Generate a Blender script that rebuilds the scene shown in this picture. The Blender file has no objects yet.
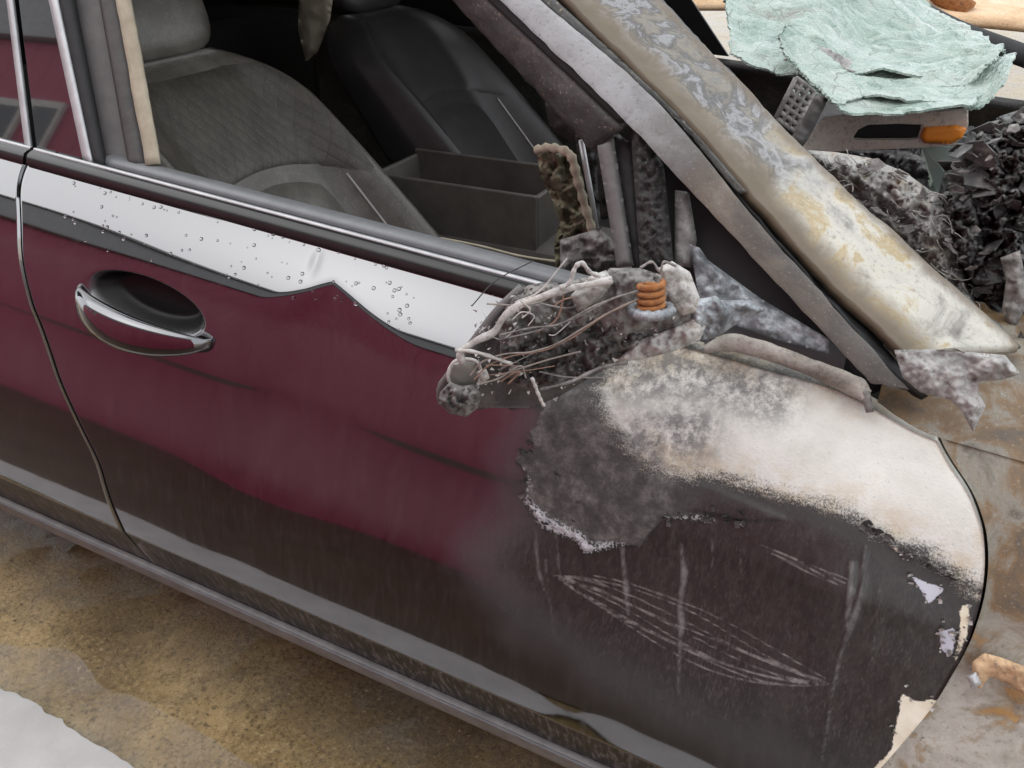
import bpy, bmesh, math, random
import numpy as np
from mathutils import Vector, Matrix, noise as mn
R = math.radians
random.seed(7)
rng = np.random.default_rng(7)
sc = bpy.context.scene
col = sc.collection

# ------------------------------------------------------------------ camera
CAM = np.array([1.053, -0.603, 1.248]); YAW, PITCH, ROLL = R(28.12), R(31.43), R(-1.38); FPX = 800.0
def _basis():
    f = np.array([-math.sin(YAW)*math.cos(PITCH), math.cos(YAW)*math.cos(PITCH), -math.sin(PITCH)])
    r = np.array([math.cos(YAW), math.sin(YAW), 0.0]); u = np.cross(r, f)
    c, s = math.cos(ROLL), math.sin(ROLL)
    return c*r+s*u, -s*r+c*u, f
CR, CU, CF = _basis()
cam = bpy.data.cameras.new('camera'); cam_o = bpy.data.objects.new('camera', cam); col.objects.link(cam_o)
cam.sensor_width = 36; cam.lens = 36*FPX/1024; cam.clip_start = 0.02; cam.clip_end = 500
M = Matrix(((CR[0], CU[0], -CF[0], CAM[0]), (CR[1], CU[1], -CF[1], CAM[1]), (CR[2], CU[2], -CF[2], CAM[2]), (0, 0, 0, 1)))
cam_o.matrix_world = M
sc.camera = cam_o

# ------------------------------------------------------------------ sky, sun, exposure
SUN_EL, SUN_AZ = R(55), R(240)      # azimuth measured like the sky node: from +Y clockwise
w = bpy.data.worlds.new('World'); sc.world = w; w.use_nodes = True
nt = w.node_tree; nt.nodes.clear()
out = nt.nodes.new('ShaderNodeOutputWorld'); bg = nt.nodes.new('ShaderNodeBackground')
sky = nt.nodes.new('ShaderNodeTexSky'); sky.sky_type = 'NISHITA'; sky.sun_disc = False
sky.sun_elevation = SUN_EL; sky.sun_rotation = SUN_AZ; sky.dust_density = 6; sky.air_density = 1.2; sky.ozone_density = 1
hs = nt.nodes.new('ShaderNodeHueSaturation'); hs.inputs['Saturation'].default_value = 0.16
mixw = nt.nodes.new('ShaderNodeMix'); mixw.data_type = 'RGBA'; mixw.inputs[0].default_value = 0.85
mixw.inputs[7].default_value = (11.5, 12.0, 12.6, 1)
nt.links.new(sky.outputs[0], hs.inputs['Color']); nt.links.new(hs.outputs[0], mixw.inputs[6])
nt.links.new(mixw.outputs[2], bg.inputs[0]); bg.inputs[1].default_value = 0.13
nt.links.new(bg.outputs[0], out.inputs[0])
sun = bpy.data.lights.new('sun', 'SUN'); sun.energy = 0.8; sun.angle = R(70); sun.color = (1, .97, .93)
sun_o = bpy.data.objects.new('sun', sun); col.objects.link(sun_o)
sd = Vector((math.sin(SUN_AZ)*math.cos(SUN_EL), math.cos(SUN_AZ)*math.cos(SUN_EL), math.sin(SUN_EL)))
sun_o.rotation_euler = sd.to_track_quat('Z', 'Y').to_euler(); sun_o.location = (0, -3, 6)
sc.view_settings.view_transform = 'Standard'; sc.view_settings.look = 'None'; sc.view_settings.gamma = 1
sc.view_settings.exposure = 0.35

# ------------------------------------------------------------------ helpers: pixel rays
def ray(px, py): return CF + CR*(px-512)/FPX - CU*(py-384)/FPX
def PY(px, py, Y): d = ray(px, py); return CAM + d*((Y-CAM[1])/d[1])
def PZ(px, py, Z): d = ray(px, py); return CAM + d*((Z-CAM[2])/d[2])
def PX(px, py, X): d = ray(px, py); return CAM + d*((X-CAM[0])/d[0])
def proj(V):
    d = V-CAM; z = d@CF
    return np.stack([512+FPX*(d@CR)/z, 384-FPX*(d@CU)/z], -1)
def sdpoly(P, poly):
    poly = np.array(poly, float); n = len(poly); d = np.full(len(P), 1e9); ins = np.zeros(len(P), bool)
    for i in range(n):
        a, b = poly[i], poly[(i+1) % n]; ab = b-a
        t = np.clip(((P-a)@ab)/(ab@ab+1e-9), 0, 1); d = np.minimum(d, np.linalg.norm(P-a-t[:, None]*ab, axis=1))
        c = ((a[1] > P[:, 1]) != (b[1] > P[:, 1])); xi = (b[0]-a[0])*(P[:, 1]-a[1])/(b[1]-a[1]+1e-12)+a[0]
        ins ^= c & (P[:, 0] < xi)
    return np.where(ins, d, -d)
def dline(P, line, wid=None):
    line = np.array(line, float); d = np.full(len(P), 1e9)
    for i in range(len(line)-1):
        a, b = line[i], line[i+1]; ab = b-a
        t = np.clip(((P-a)@ab)/(ab@ab+1e-9), 0, 1)
        dd = np.linalg.norm(P-a-t[:, None]*ab, axis=1)
        if wid is not None: dd = dd - (wid[i]*(1-t)+wid[i+1]*t)
        d = np.minimum(d, dd)
    return d
def sstep(a, b, x): # smooth step, either direction
    t = np.clip((x-a)/(b-a), 0, 1); return t*t*(3-2*t)
def curve(pts, n):
    """Catmull-Rom through points"""
    P = [np.array(p, float) for p in pts]; P = [2*P[0]-P[1]]+P+[2*P[-1]-P[-2]]; o = []
    m = len(P)-3
    for k in range(n):
        u = k/(n-1)*m; i = min(int(u), m-1); t = u-i
        a, b, c, d = P[i:i+4]
        o.append(.5*((2*b)+(-a+c)*t+(2*a-5*b+4*c-d)*t*t+(-a+3*b-3*c+d)*t**3))
    return np.array(o)

# ------------------------------------------------------------------ helpers: objects
INV = {}
def thing(name, loc, label, cat, group=None):
    o = bpy.data.objects.new(name, None); col.objects.link(o); o.location = loc; o.empty_display_size = .1
    INV[o.name] = Matrix.Translation(Vector(loc)).inverted()
    o['label'] = label; o['category'] = cat
    if group: o['group'] = group
    return o
def tag(o, label, cat, group=None):
    o['label'] = label; o['category'] = cat
    if group: o['group'] = group
    return o
def mk(name, V, Fc, mat, parent=None, smooth=True, label=None, attrs=None, kind=None, bevel=0, sub=0, thick=0):
    me = bpy.data.meshes.new(name); me.from_pydata([tuple(v) for v in V], [], [tuple(f) for f in Fc]); me.update()
    if attrs:
        for k, a in attrs.items():
            at = me.attributes.new(k, 'FLOAT', 'POINT'); at.data.foreach_set('value', np.asarray(a, np.float32))
    o = bpy.data.objects.new(name, me); col.objects.link(o); me.materials.append(MAT[mat])
    if smooth: me.polygons.foreach_set('use_smooth', [True]*len(me.polygons))
    if parent:
        o.parent = parent
        p = parent
        while p.parent: p = p.parent
        if p.name in INV and parent is p: o.matrix_parent_inverse = INV[p.name]
    if label: o['label'] = label
    if kind: o['kind'] = kind
    if thick:
        m = o.modifiers.new('s', 'SOLIDIFY'); m.thickness = thick; m.offset = 0
    if bevel:
        m = o.modifiers.new('b', 'BEVEL'); m.width = bevel; m.segments = 2; m.limit_method = 'ANGLE'; m.angle_limit = R(35)
    if sub:
        m = o.modifiers.new('u', 'SUBSURF'); m.levels = sub; m.render_levels = sub
    return o
def gridF(nu, nv, closed=False):
    F = []
    for i in range(nu-1):
        for j in range(nv-1 if not closed else nv):
            j2 = (j+1) % nv
            F.append((i*nv+j, i*nv+j2, (i+1)*nv+j2, (i+1)*nv+j))
    return F
def tubeVF(P, rad, n=8, cap=True, squash=None):
    P = np.array(P, float); m = len(P)
    if np.isscalar(rad): rad = [rad]*m
    V = []; up = np.array([0.13, .21, 1.0])
    for i in range(m):
        t = P[min(i+1, m-1)]-P[max(i-1, 0)]; t /= np.linalg.norm(t)+1e-12
        a = np.cross(up, t); a /= np.linalg.norm(a)+1e-9; b = np.cross(t, a)
        for k in range(n):
            th = 2*math.pi*k/n
            V.append(P[i]+rad[i]*(math.cos(th)*a+math.sin(th)*b*(squash or 1)))
    F = gridF(m, n, True)
    if cap: F += [tuple(range(n))[::-1], tuple(range((m-1)*n, m*n))]
    return V, F
def tube(name, P, rad, mat, parent, n=8, **k):
    V, F = tubeVF(P, rad, n); return mk(name, V, F, mat, parent, **k)
def joinVF(L):
    V = []; F = []
    for v, f in L:
        o = len(V); V += [tuple(x) for x in v]; F += [tuple(i+o for i in q) for q in f]
    return V, F
def boxVF(x0, x1, y0, y1, z0, z1):
    V = [(x, y, z) for x in (x0, x1) for y in (y0, y1) for z in (z0, z1)]
    return V, [(0, 1, 3, 2), (4, 6, 7, 5), (0, 4, 5, 1), (2, 3, 7, 6), (0, 2, 6, 4), (1, 5, 7, 3)]
def fbm(p, s, oct=4, seed=0.0): return mn.fractal((p[0]*s+seed, p[1]*s+seed*1.7, p[2]*s-seed), .6, 2.0, oct)
def patch(c00, c10, c11, c01, nu, nv, amp=0, scale=8, seed=0, rag=0, ridged=False):
    """bilinear patch with crumple along its normal, ragged border"""
    c00, c10, c11, c01 = [np.array(c, float) for c in (c00, c10, c11, c01)]
    n = np.cross(c10-c00, c01-c00); n /= np.linalg.norm(n); V = []
    for i in range(nu):
        for j in range(nv):
            u = i/(nu-1); v = j/(nv-1)
            p = c00*(1-u)*(1-v)+c10*u*(1-v)+c11*u*v+c01*(1-u)*v
            if amp:
                h = fbm(p, scale, 4, seed)
                if ridged: h = 1-2*abs(h)
                p = p+n*amp*h
            if rag and (i in (0, nu-1) or j in (0, nv-1)):
                p = p+np.array([random.uniform(-1, 1) for _ in range(3)])*rag
            V.append(p)
    return V, gridF(nu, nv)
def strip(name, A, B, mat, parent, thick, n=40, nv=4, amp=0, scale=20, seed=0, bow=0, **k):
    """ruled strip between two 3D polylines with thickness"""
    A = curve(A, n); B = curve(B, n); V = []; k['attrs'] = {'v': [j/(nv-1) for i in range(n) for j in range(nv)]}
    nn = np.cross(A[-1]-A[0], B[n//2]-A[n//2]); nn /= np.linalg.norm(nn)+1e-12
    for i in range(n):
        for j in range(nv):
            v = j/(nv-1); p = A[i]*(1-v)+B[i]*v + nn*bow*4*v*(1-v)
            if amp: p = p+nn*amp*fbm(p, scale, 4, seed)
            V.append(p)
    return mk(name, V, gridF(n, nv), mat, parent, thick=thick, **k)
def extrude(name, poly, d, mat, parent, bevel=.002, smooth=False, **k):
    """closed 3D outline extruded by vector d"""
    n = len(poly); d = np.array(d, float); P = [np.array(p, float) for p in poly]
    V = P+[p+d for p in P]
    F = [tuple(range(n))[::-1], tuple(range(n, 2*n))]+[(i, (i+1) % n, n+(i+1) % n, n+i) for i in range(n)]
    return mk(name, V, F, mat, parent, smooth=smooth, bevel=bevel, **k)

# ------------------------------------------------------------------ materials
MAT = {}
class NB:
    def __init__(s, name):
        s.m = bpy.data.materials.new(name); s.m.use_nodes = True; s.t = s.m.node_tree; s.t.nodes.clear()
        s.o = s.t.nodes.new('ShaderNodeOutputMaterial'); s.b = s.t.nodes.new('ShaderNodeBsdfPrincipled')
        s.t.links.new(s.b.outputs[0], s.o.inputs[0]); s.co = s.t.nodes.new('ShaderNodeTexCoord').outputs['Object']
        MAT[name] = s.m
    def L(s, a, b): s.t.links.new(a, b)
    def put(s, sock, v):
        if isinstance(v, (int, float)): sock.default_value = v
        elif isinstance(v, tuple): sock.default_value = v if len(v) == len(sock.default_value) else v+(1,)
        else: s.L(v, sock)
    def set(s, **k):
        for a, v in k.items(): s.put(s.b.inputs[a.replace('_', ' ')], v)
    def mp(s, scale=(1, 1, 1), rot=(0, 0, 0), src=None):
        n = s.t.nodes.new('ShaderNodeMapping'); n.inputs['Scale'].default_value = scale; n.inputs['Rotation'].default_value = rot
        s.L(src or s.co, n.inputs['Vector']); return n.outputs[0]
    def noise(s, scale=5, det=6, rough=.6, vec=None, dist=0, seed=0):
        n = s.t.nodes.new('ShaderNodeTexNoise'); n.noise_dimensions = '4D'; n.inputs['W'].default_value = seed
        n.inputs['Scale'].default_value = scale; n.inputs['Detail'].default_value = det; n.inputs['Roughness'].default_value = rough
        n.inputs['Distortion'].default_value = dist
        s.L(vec or s.co, n.inputs['Vector']); return n.outputs['Fac']
    def vor(s, scale=20, feat='F1', vec=None, outp='Distance'):
        n = s.t.nodes.new('ShaderNodeTexVoronoi'); n.feature = feat; n.inputs['Scale'].default_value = scale
        s.L(vec or s.co, n.inputs['Vector']); return n.outputs[outp]
    def ramp(s, fac, stops):
        n = s.t.nodes.new('ShaderNodeValToRGB'); e = n.color_ramp.elements
        while len(e) < len(stops): e.new(.5)
        for q, (p, c) in zip(e, stops):
            q.position = p; q.color = (c, c, c, 1) if isinstance(c, (int, float)) else tuple(c)+(1,)
        s.L(fac, n.inputs[0]); return n.outputs[0]
    def math(s, op, a, b=0.0, c=0.0):
        n = s.t.nodes.new('ShaderNodeMath'); n.operation = op
        for i, v in enumerate((a, b, c)): s.put(n.inputs[i], v)
        return n.outputs[0]
    def mr(s, v, a, b, c=0.0, d=1.0, smooth=True):
        n = s.t.nodes.new('ShaderNodeMapRange'); n.interpolation_type = 'SMOOTHSTEP' if smooth else 'LINEAR'
        s.put(n.inputs[0], v)
        for i, x in enumerate((a, b, c, d)): n.inputs[i+1].default_value = x
        return n.outputs[0]
    def mix(s, f, a, b):
        n = s.t.nodes.new('ShaderNodeMix'); n.data_type = 'RGBA'
        s.put(n.inputs[0], f); s.put(n.inputs[6], a); s.put(n.inputs[7], b); return n.outputs[2]
    def mixf(s, f, a, b):
        n = s.t.nodes.new('ShaderNodeMix'); s.put(n.inputs[0], f); s.put(n.inputs[2], a); s.put(n.inputs[3], b); return n.outputs[0]
    def attr(s, name):
        n = s.t.nodes.new('ShaderNodeAttribute'); n.attribute_name = name; return n.outputs['Fac']
    def bump(s, h, strength=.3, dist=.002):
        n = s.t.nodes.new('ShaderNodeBump'); n.inputs['Strength'].default_value = strength; n.inputs['Distance'].default_value = dist
        s.L(h, n.inputs['Height']); s.L(n.outputs[0], s.b.inputs['Normal']); return n

def simple(name, c, rough=.6, metal=0, vary=.25, nscale=30, bump=.15, bdist=.001, spec=.5, **kw):
    b = NB(name); n = b.noise(nscale, 6, .65)
    lo = tuple(x*(1-vary) for x in c); hi = tuple(min(1, x*(1+vary)) for x in c)
    b.set(Base_Color=b.ramp(n, [(.3, lo), (.7, hi)]), Roughness=rough, Metallic=metal); b.b.inputs['Specular IOR Level'].default_value = spec
    if bump: b.bump(b.noise(nscale*6, 5, .7), bump, bdist)
    b.set(**kw); return b

# car paint with every layer of burn, driven by distance attributes stored on the panels
def make_paint():
    b = NB('paint')
    zst = b.mp((1, 1, .06))
    streak = b.noise(150, 5, .6, zst); streak2 = b.noise(38, 4, .6, zst, seed=3); fine = b.noise(900, 2, .5, seed=4)
    blotch = b.noise(7, 5, .6, seed=5); gr = b.noise(70, 8, .7, seed=8); grf = b.noise(320, 5, .7, seed=9)
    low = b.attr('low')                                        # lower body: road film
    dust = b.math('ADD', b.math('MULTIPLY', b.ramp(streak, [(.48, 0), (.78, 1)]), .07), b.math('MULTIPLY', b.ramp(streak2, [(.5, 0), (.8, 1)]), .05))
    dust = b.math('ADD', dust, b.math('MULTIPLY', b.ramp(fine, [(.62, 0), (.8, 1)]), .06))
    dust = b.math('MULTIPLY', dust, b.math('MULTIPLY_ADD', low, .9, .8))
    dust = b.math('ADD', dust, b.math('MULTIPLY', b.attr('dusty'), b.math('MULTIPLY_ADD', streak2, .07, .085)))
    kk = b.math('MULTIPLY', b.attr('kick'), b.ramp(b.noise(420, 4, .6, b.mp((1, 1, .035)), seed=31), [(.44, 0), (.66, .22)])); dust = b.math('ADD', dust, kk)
    basec = b.mix(dust, (.152, .15, .155), (.25, .225, .21))
    metal = b.math('SUBTRACT', 1.0, b.math('MULTIPLY', dust, 1.0))
    rough = b.math('ADD', .045, b.math('MULTIPLY', dust, .45)); rough = b.math('ADD', rough, b.math('MULTIPLY', low, .02))
    # heat-dulled zone
    bn = b.math('ADD', b.attr('burn'), b.math('MULTIPLY_ADD', blotch, 90, -45))
    bf = b.math('MULTIPLY', b.mr(bn, -40, 45), b.math('SUBTRACT', 1.0, b.math('MULTIPLY', low, .62)))
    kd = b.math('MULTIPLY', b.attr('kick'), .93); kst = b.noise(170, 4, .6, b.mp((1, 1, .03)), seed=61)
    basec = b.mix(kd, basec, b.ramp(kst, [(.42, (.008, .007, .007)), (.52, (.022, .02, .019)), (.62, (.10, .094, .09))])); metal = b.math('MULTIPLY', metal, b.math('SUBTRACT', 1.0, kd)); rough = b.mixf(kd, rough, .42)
    recess_shade = b.attr('recess_shade'); basec = b.mix(recess_shade, basec, (.008, .008, .008)); metal = b.math('MULTIPLY', metal, b.math('SUBTRACT', 1.0, recess_shade)); rough = b.mixf(recess_shade, rough, .35)  # shade painted into the handle recess and along the panel edges
    burnc = b.mix(b.ramp(gr, [(.3, 0), (.7, 1)]), (.006, .0055, .005), (.020, .018, .014))
    burnc = b.mix(b.math('MULTIPLY', b.ramp(streak, [(.46, 0), (.74, 1)]), .5), burnc, (.05, .047, .041))
    burnc = b.mix(b.math('MULTIPLY', b.ramp(b.noise(420, 5, .65, b.mp((1, 1, .05)), seed=33), [(.5, 0), (.72, 1)]), b.ramp(blotch, [(.35, .1), (.65, .5)])), burnc, (.14, .132, .118))
    burnc = b.mix(b.math('MULTIPLY', b.ramp(b.noise(9, 7, .7, b.mp((1, 1, .45)), seed=51), [(.5, 0), (.7, .7)]), b.ramp(grf, [(.3, .4), (.7, 1)])), burnc, (.05, .047, .042))
    basec = b.mix(b.math('MULTIPLY', bf, .92), basec, burnc); metal = b.math('MULTIPLY', metal, b.math('SUBTRACT', 1.0, bf))
    rough = b.mixf(bf, rough, b.ramp(blotch, [(.3, .18), (.7, .42)]))
    # soft soot/purple edge + ash-white
    an = b.math('ADD', b.attr('ash'), b.math('ADD', b.math('MULTIPLY_ADD', b.noise(34, 7, .7, b.mp((.5, 1, 1.6), (0, R(-28), 0)), seed=41), 56, -28), b.math('MULTIPLY_ADD', b.noise(520, 4, .75, seed=42), 56, -28)))
    soot = b.mr(an, -42, -10)
    basec = b.mix(b.math('MULTIPLY', soot, .85), basec, b.mix(grf, (.012, .011, .011), (.06, .052, .05)))
    rough = b.mixf(soot, rough, .7)
    af = b.mr(an, -14, 6)
    ashc = b.ramp(b.noise(11, 7, .65, seed=12), [(.22, (.36, .35, .32)), (.40, (.55, .535, .49)), (.58, (.64, .625, .58)), (.72, (.53, .46, .34)), (.85, (.58, .55, .48))])
    ashc = b.mix(b.math('MULTIPLY', b.mr(b.attr('ash'), 34, 6), b.ramp(b.noise(16, 6, .7, seed=44), [(.42, 0), (.62, .85)])), ashc, (.46, .36, .22))
    ashc = b.mix(b.math('MULTIPLY', b.mr(b.attr('smut'), 60, 5), b.ramp(b.noise(60, 8, .8, seed=45), [(.40, 0), (.56, .9)])), ashc, (.13, .125, .12))
    ashc = b.mix(b.ramp(grf, [(.28, .8), (.40, 0)]), ashc, (.35, .33, .31))
    basec = b.mix(af, basec, ashc); rough = b.mixf(af, rough, .85); metal = b.math('MULTIPLY', metal, b.math('SUBTRACT', 1.0, af))
    # charred film sagging below the mirror
    fn = b.math('ADD', b.attr('film'), b.math('MULTIPLY_ADD', gr, 16, -8))
    ff = b.math('MULTIPLY', b.mr(fn, -1.5, 2.5), b.mr(b.math('ADD', b.attr('fade'), b.math('MULTIPLY_ADD', gr, .5, -.25)), .25, .75))
    filmc = b.ramp(b.noise(45, 8, .75, seed=15), [(.3, (.022, .02, .019)), (.48, (.065, .06, .056)), (.62, (.15, .14, .13)), (.72, (.36, .35, .33)), (.82, (.10, .095, .09))])
    basec = b.mix(b.math('MULTIPLY', ff, b.math('SUBTRACT', 1.0, b.math('MULTIPLY', af, .75))), basec, filmc); rough = b.mixf(ff, rough, .8)
    metal = b.math('MULTIPLY', metal, b.math('SUBTRACT', 1.0, ff))
    cn = b.math('ADD', b.attr('crust'), b.math('MULTIPLY_ADD', grf, 34, -15)); cf = b.mr(cn, 1.0, -3.0)
    basec = b.mix(cf, basec, b.ramp(grf, [(.35, (.3, .3, .31)), (.6, (.72, .74, .77))])); rough = b.mixf(cf, rough, .55)
    # drips and scratches
    dn = b.math('ADD', b.attr('drip'), b.math('MULTIPLY_ADD', gr, 10, -5)); df = b.math('MULTIPLY', b.mr(dn, 1.5, -4), .42)
    basec = b.mix(df, basec, (.36, .35, .34)); rough = b.mixf(df, rough, .7); metal = b.math('MULTIPLY', metal, b.math('SUBTRACT', 1.0, df))
    sf = b.math('MULTIPLY', b.mr(b.attr('scr'), 1.5, .1), b.mr(gr, .38, .62, .0, .5))
    basec = b.mix(sf, basec, (.40, .38, .36)); rough = b.mixf(sf, rough, .6)
    # peeled flakes
    pn = b.math('ADD', b.attr('peel'), b.math('MULTIPLY_ADD', gr, 14, -7)); pf = b.mr(pn, -.6, .9)
    basec = b.mix(pf, basec, b.ramp(b.noise(30, 6, .6, seed=21), [(.35, (.62, .55, .40)), (.65, (.80, .76, .64))])); rough = b.mixf(pf, rough, .6)
    metal = b.math('MULTIPLY', metal, b.math('SUBTRACT', 1.0, pf))
    hn = b.math('ADD', b.attr('hole'), b.math('MULTIPLY_ADD', gr, 12, -6)); hf = b.mr(hn, -.6, .8)
    basec = b.mix(hf, basec, (.50, .51, .57)); rough = b.mixf(hf, rough, .35)
    metal = b.math('MULTIPLY', metal, b.math('SUBTRACT', 1.0, hf))
    b.set(Base_Color=basec, Roughness=rough, Metallic=metal, Specular_IOR_Level=b.mixf(b.math('MAXIMUM', kd, recess_shade), .5, .12))
    coat = b.math('MULTIPLY', b.math('SUBTRACT', 1.0, bf), .5)
    coat = b.math('MULTIPLY', coat, b.math('SUBTRACT', 1.0, b.math('MAXIMUM', af, ff)))
    coat = b.math('MULTIPLY', coat, b.math('SUBTRACT', 1.0, b.math('MAXIMUM', recess_shade, kd)))
    b.set(Coat_Weight=coat, Coat_Roughness=.04)
    # relief: droplets on the clean paint, crust grain on the burn
    h = b.math('ADD', b.math('MULTIPLY', b.math('ADD', af, b.math('ADD', ff, cf)), grf), b.math('MULTIPLY', b.mr(b.math('ADD', bf, soot), 0, 1), b.math('MULTIPLY', gr, .35)))
    h = b.math('ADD', h, b.math('MULTIPLY', b.math('ADD', pf, hf), -.6))
    b.bump(h, .55, .0018)
make_paint()

def burnt(name, stops, scale=6, rough=.75, metal=0, grain=.45, speck=None, gscale=160, detail=8, dist=.4):
    b = NB(name); n = b.noise(scale, detail, .68, dist=dist); g = b.noise(gscale, 6, .75, seed=2)
    c = b.ramp(n, stops)
    c = b.mix(b.ramp(g, [(.35, .55), (.5, 0)]), c, (.06, .052, .047))
    if speck: c = b.mix(b.ramp(b.noise(gscale*1.3, 4, .7, seed=6), [(.58, 0), (.68, .8)]), c, speck)
    b.set(Base_Color=c, Roughness=rough, Metallic=metal); b.bump(g, grain, .0025); return b
burnt('pillar_scorch', [(.28, (.10, .10, .10)), (.4, (.30, .29, .28)), (.5, (.52, .49, .44)), (.58, (.52, .43, .26)), (.68, (.60, .56, .47)), (.8, (.32, .29, .27))], 7, .62)
burnt('grey_scorch', [(.3, (.06, .058, .056)), (.5, (.16, .155, .15)), (.7, (.30, .29, .28))], 9, .6, 0, speck=(.45, .44, .42))
burnt('dark_char', [(.3, (.012, .011, .011)), (.55, (.035, .033, .032)), (.75, (.09, .085, .08))], 14, .7, speck=(.2, .19, .18))
burnt('ash_white', [(.25, (.14, .13, .12)), (.40, (.34, .325, .305)), (.55, (.52, .50, .475)), (.68, (.42, .36, .30)), (.8, (.5, .48, .45))], 26, .85)
burnt('ash_grey', [(.28, (.04, .037, .035)), (.42, (.12, .112, .105)), (.55, (.24, .225, .21)), (.66, (.36, .34, .32)), (.8, (.14, .125, .115))], 34, .85)
burnt('alloy_melt', [(.28, (.05, .052, .055)), (.44, (.16, .17, .18)), (.56, (.34, .36, .38)), (.7, (.58, .61, .64))], 38, .5, .35)
burnt('fender_scorch', [(.25, (.20, .15, .10)), (.4, (.42, .38, .32)), (.52, (.58, .55, .48)), (.63, (.50, .30, .10)), (.72, (.44, .38, .28)), (.85, (.22, .17, .12))], 5, .6, grain=.3)
def graded(name, x0, x1, A, B, scale, rough=.6, edge=0, axis=0):
    b = NB(name); sep = b.t.nodes.new('ShaderNodeSeparateXYZ'); b.L(b.co, sep.inputs[0])
    wv = b.mp((1, 1, 1)); n = b.noise(scale, 8, .62, dist=1.2); n2 = b.noise(scale*.8, 8, .66, dist=.7, seed=7); g = b.noise(170, 6, .75, seed=2); g2 = b.noise(420, 3, .6, seed=9)
    f = b.mr(b.math('ADD', sep.outputs[axis], b.math('MULTIPLY_ADD', n2, .3, -.15)), x0, x1)
    c = b.mix(f, b.ramp(n, A), b.ramp(n2, B)); c = b.mix(b.ramp(g, [(.33, .6), (.46, 0)]), c, (.10, .088, .075)); c = b.mix(b.ramp(g2, [(.6, 0), (.75, .35)]), c, (.62, .60, .55))
    if edge: c = b.mix(b.mr(b.math('ADD', b.attr('v'), b.math('MULTIPLY_ADD', n2, .5, -.25)), .36, .06), c, (.05, .045, .04)); c = b.mix(b.mr(b.math('ADD', b.attr('v'), b.math('MULTIPLY_ADD', n, .4, -.2)), .80, .98, 0, .8), c, (.13, .10, .07)); c = b.mix(b.mr(b.math('ADD', b.attr('v'), b.math('MULTIPLY_ADD', n2, .6, -.3)), .40, .18, 0, .45), c, (.20, .15, .085))
    b.set(Base_Color=c, Roughness=rough); b.bump(b.math('ADD', g, n), .35, .002)
graded('fender_grade', .57, .68, [(.28, (.22, .19, .15)), (.38, (.36, .34, .29)), (.47, (.42, .40, .35)), (.54, (.30, .25, .18)), (.60, (.40, .22, .07)), (.68, (.44, .29, .13)), (.8, (.34, .31, .26))], [(.28, (.03, .026, .02)), (.38, (.09, .072, .05)), (.46, (.19, .17, .135)), (.53, (.15, .09, .04)), (.62, (.075, .058, .04)), (.72, (.18, .155, .12)), (.82, (.05, .042, .035))], 16, .5, axis=2)
burnt('fender_top', [(.28, (.05, .042, .033)), (.38, (.20, .17, .12)), (.47, (.36, .33, .27)), (.55, (.30, .19, .085)), (.64, (.20, .145, .085)), (.72, (.36, .32, .25)), (.82, (.10, .085, .07))], 15, .6)
graded('pillar_grade', .84, 1.0, [(.28, (.05, .05, .052)), (.38, (.12, .119, .118)), (.44, (.26, .26, .265)), (.49, (.08, .079, .077)), (.55, (.20, .18, .145)), (.63, (.12, .123, .13)), (.70, (.25, .225, .18)), (.8, (.10, .097, .094))], [(.28, (.10, .09, .08)), (.36, (.24, .225, .20)), (.44, (.42, .405, .36)), (.52, (.48, .46, .40)), (.58, (.36, .28, .15)), (.65, (.42, .385, .31)), (.74, (.22, .19, .15)), (.82, (.34, .31, .26))], 17, edge=1)
graded('frame_grade', .70, .86, [(.3, (.27, .285, .29)), (.5, (.35, .37, .375)), (.7, (.31, .32, .32))], [(.3, (.045, .043, .038)), (.5, (.10, .093, .082)), (.62, (.16, .138, .11)), (.75, (.24, .23, .21))], 10, .5)
burnt('rust', [(.3, (.10, .04, .016)), (.48, (.30, .11, .03)), (.62, (.38, .17, .06)), (.75, (.20, .085, .035))], 60, .85)
burnt('rust_pale', [(.3, (.36, .2, .10)), (.5, (.58, .40, .24)), (.7, (.66, .56, .44))], 5, .8)
burnt('bar_scorch', [(.3, (.035, .036, .035)), (.5, (.075, .077, .074)), (.7, (.13, .132, .125))], 12, .55, 0, speck=(.42, .36, .26))
simple('black', (.012, .012, .013), .5); simple('rubber', (.02, .02, .021), .75, nscale=60)
simple('chrome', (.62, .63, .65), .22, 1, .12, 40, .1); simple('alu', (.46, .465, .47), .42, .4, .2, 25)
simple('silver_sill', (.15, .146, .142), .5, 0, .3, 30, .12)
simple('trim_grey', (.13, .122, .118), .62, vary=.2); simple('trim_light', (.15, .155, .16), .45, .1, .15)
burnt('leather', [(.3, (.05, .045, .037)), (.5, (.10, .091, .077)), (.7, (.17, .158, .135))], 9, .32, grain=.2, speck=(.22, .20, .17)); simple('leather_dark', (.028, .026, .025), .45, vary=.3, nscale=16, bump=.25)
simple('piping', (.36, .35, .33), .5); simple('rubber_grey', (.06, .056, .053), .6, nscale=60); simple('belt_tan', (.34, .30, .225), .8, vary=.3, nscale=20)
simple('console', (.085, .078, .068), .5, vary=.3, nscale=14); simple('carpet', (.03, .026, .022), .95)
simple('tan_floor', (.22, .19, .155), .8, vary=.5, nscale=12)
simple('orange', (.80, .27, .03), .4, vary=.15); simple('wire', (.24, .205, .18), .8, vary=.4)
simple('roof_grey', (.36, .365, .375), .5); simple('cream_wall', (.62, .60, .55), .8); simple('window_dark', (.03, .035, .04), .1)
simple('dark_glass', (.014, .014, .016), .04, 0, .1, 10, 0, spec=1.0, Coat_Weight=1.0, Coat_Roughness=.02)
simple('gloss_black', (.016, .015, .015), .2, 0, .2, 20, .05, spec=.35)
simple('mirror_back', (.22, .21, .19), .35, .3)

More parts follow.
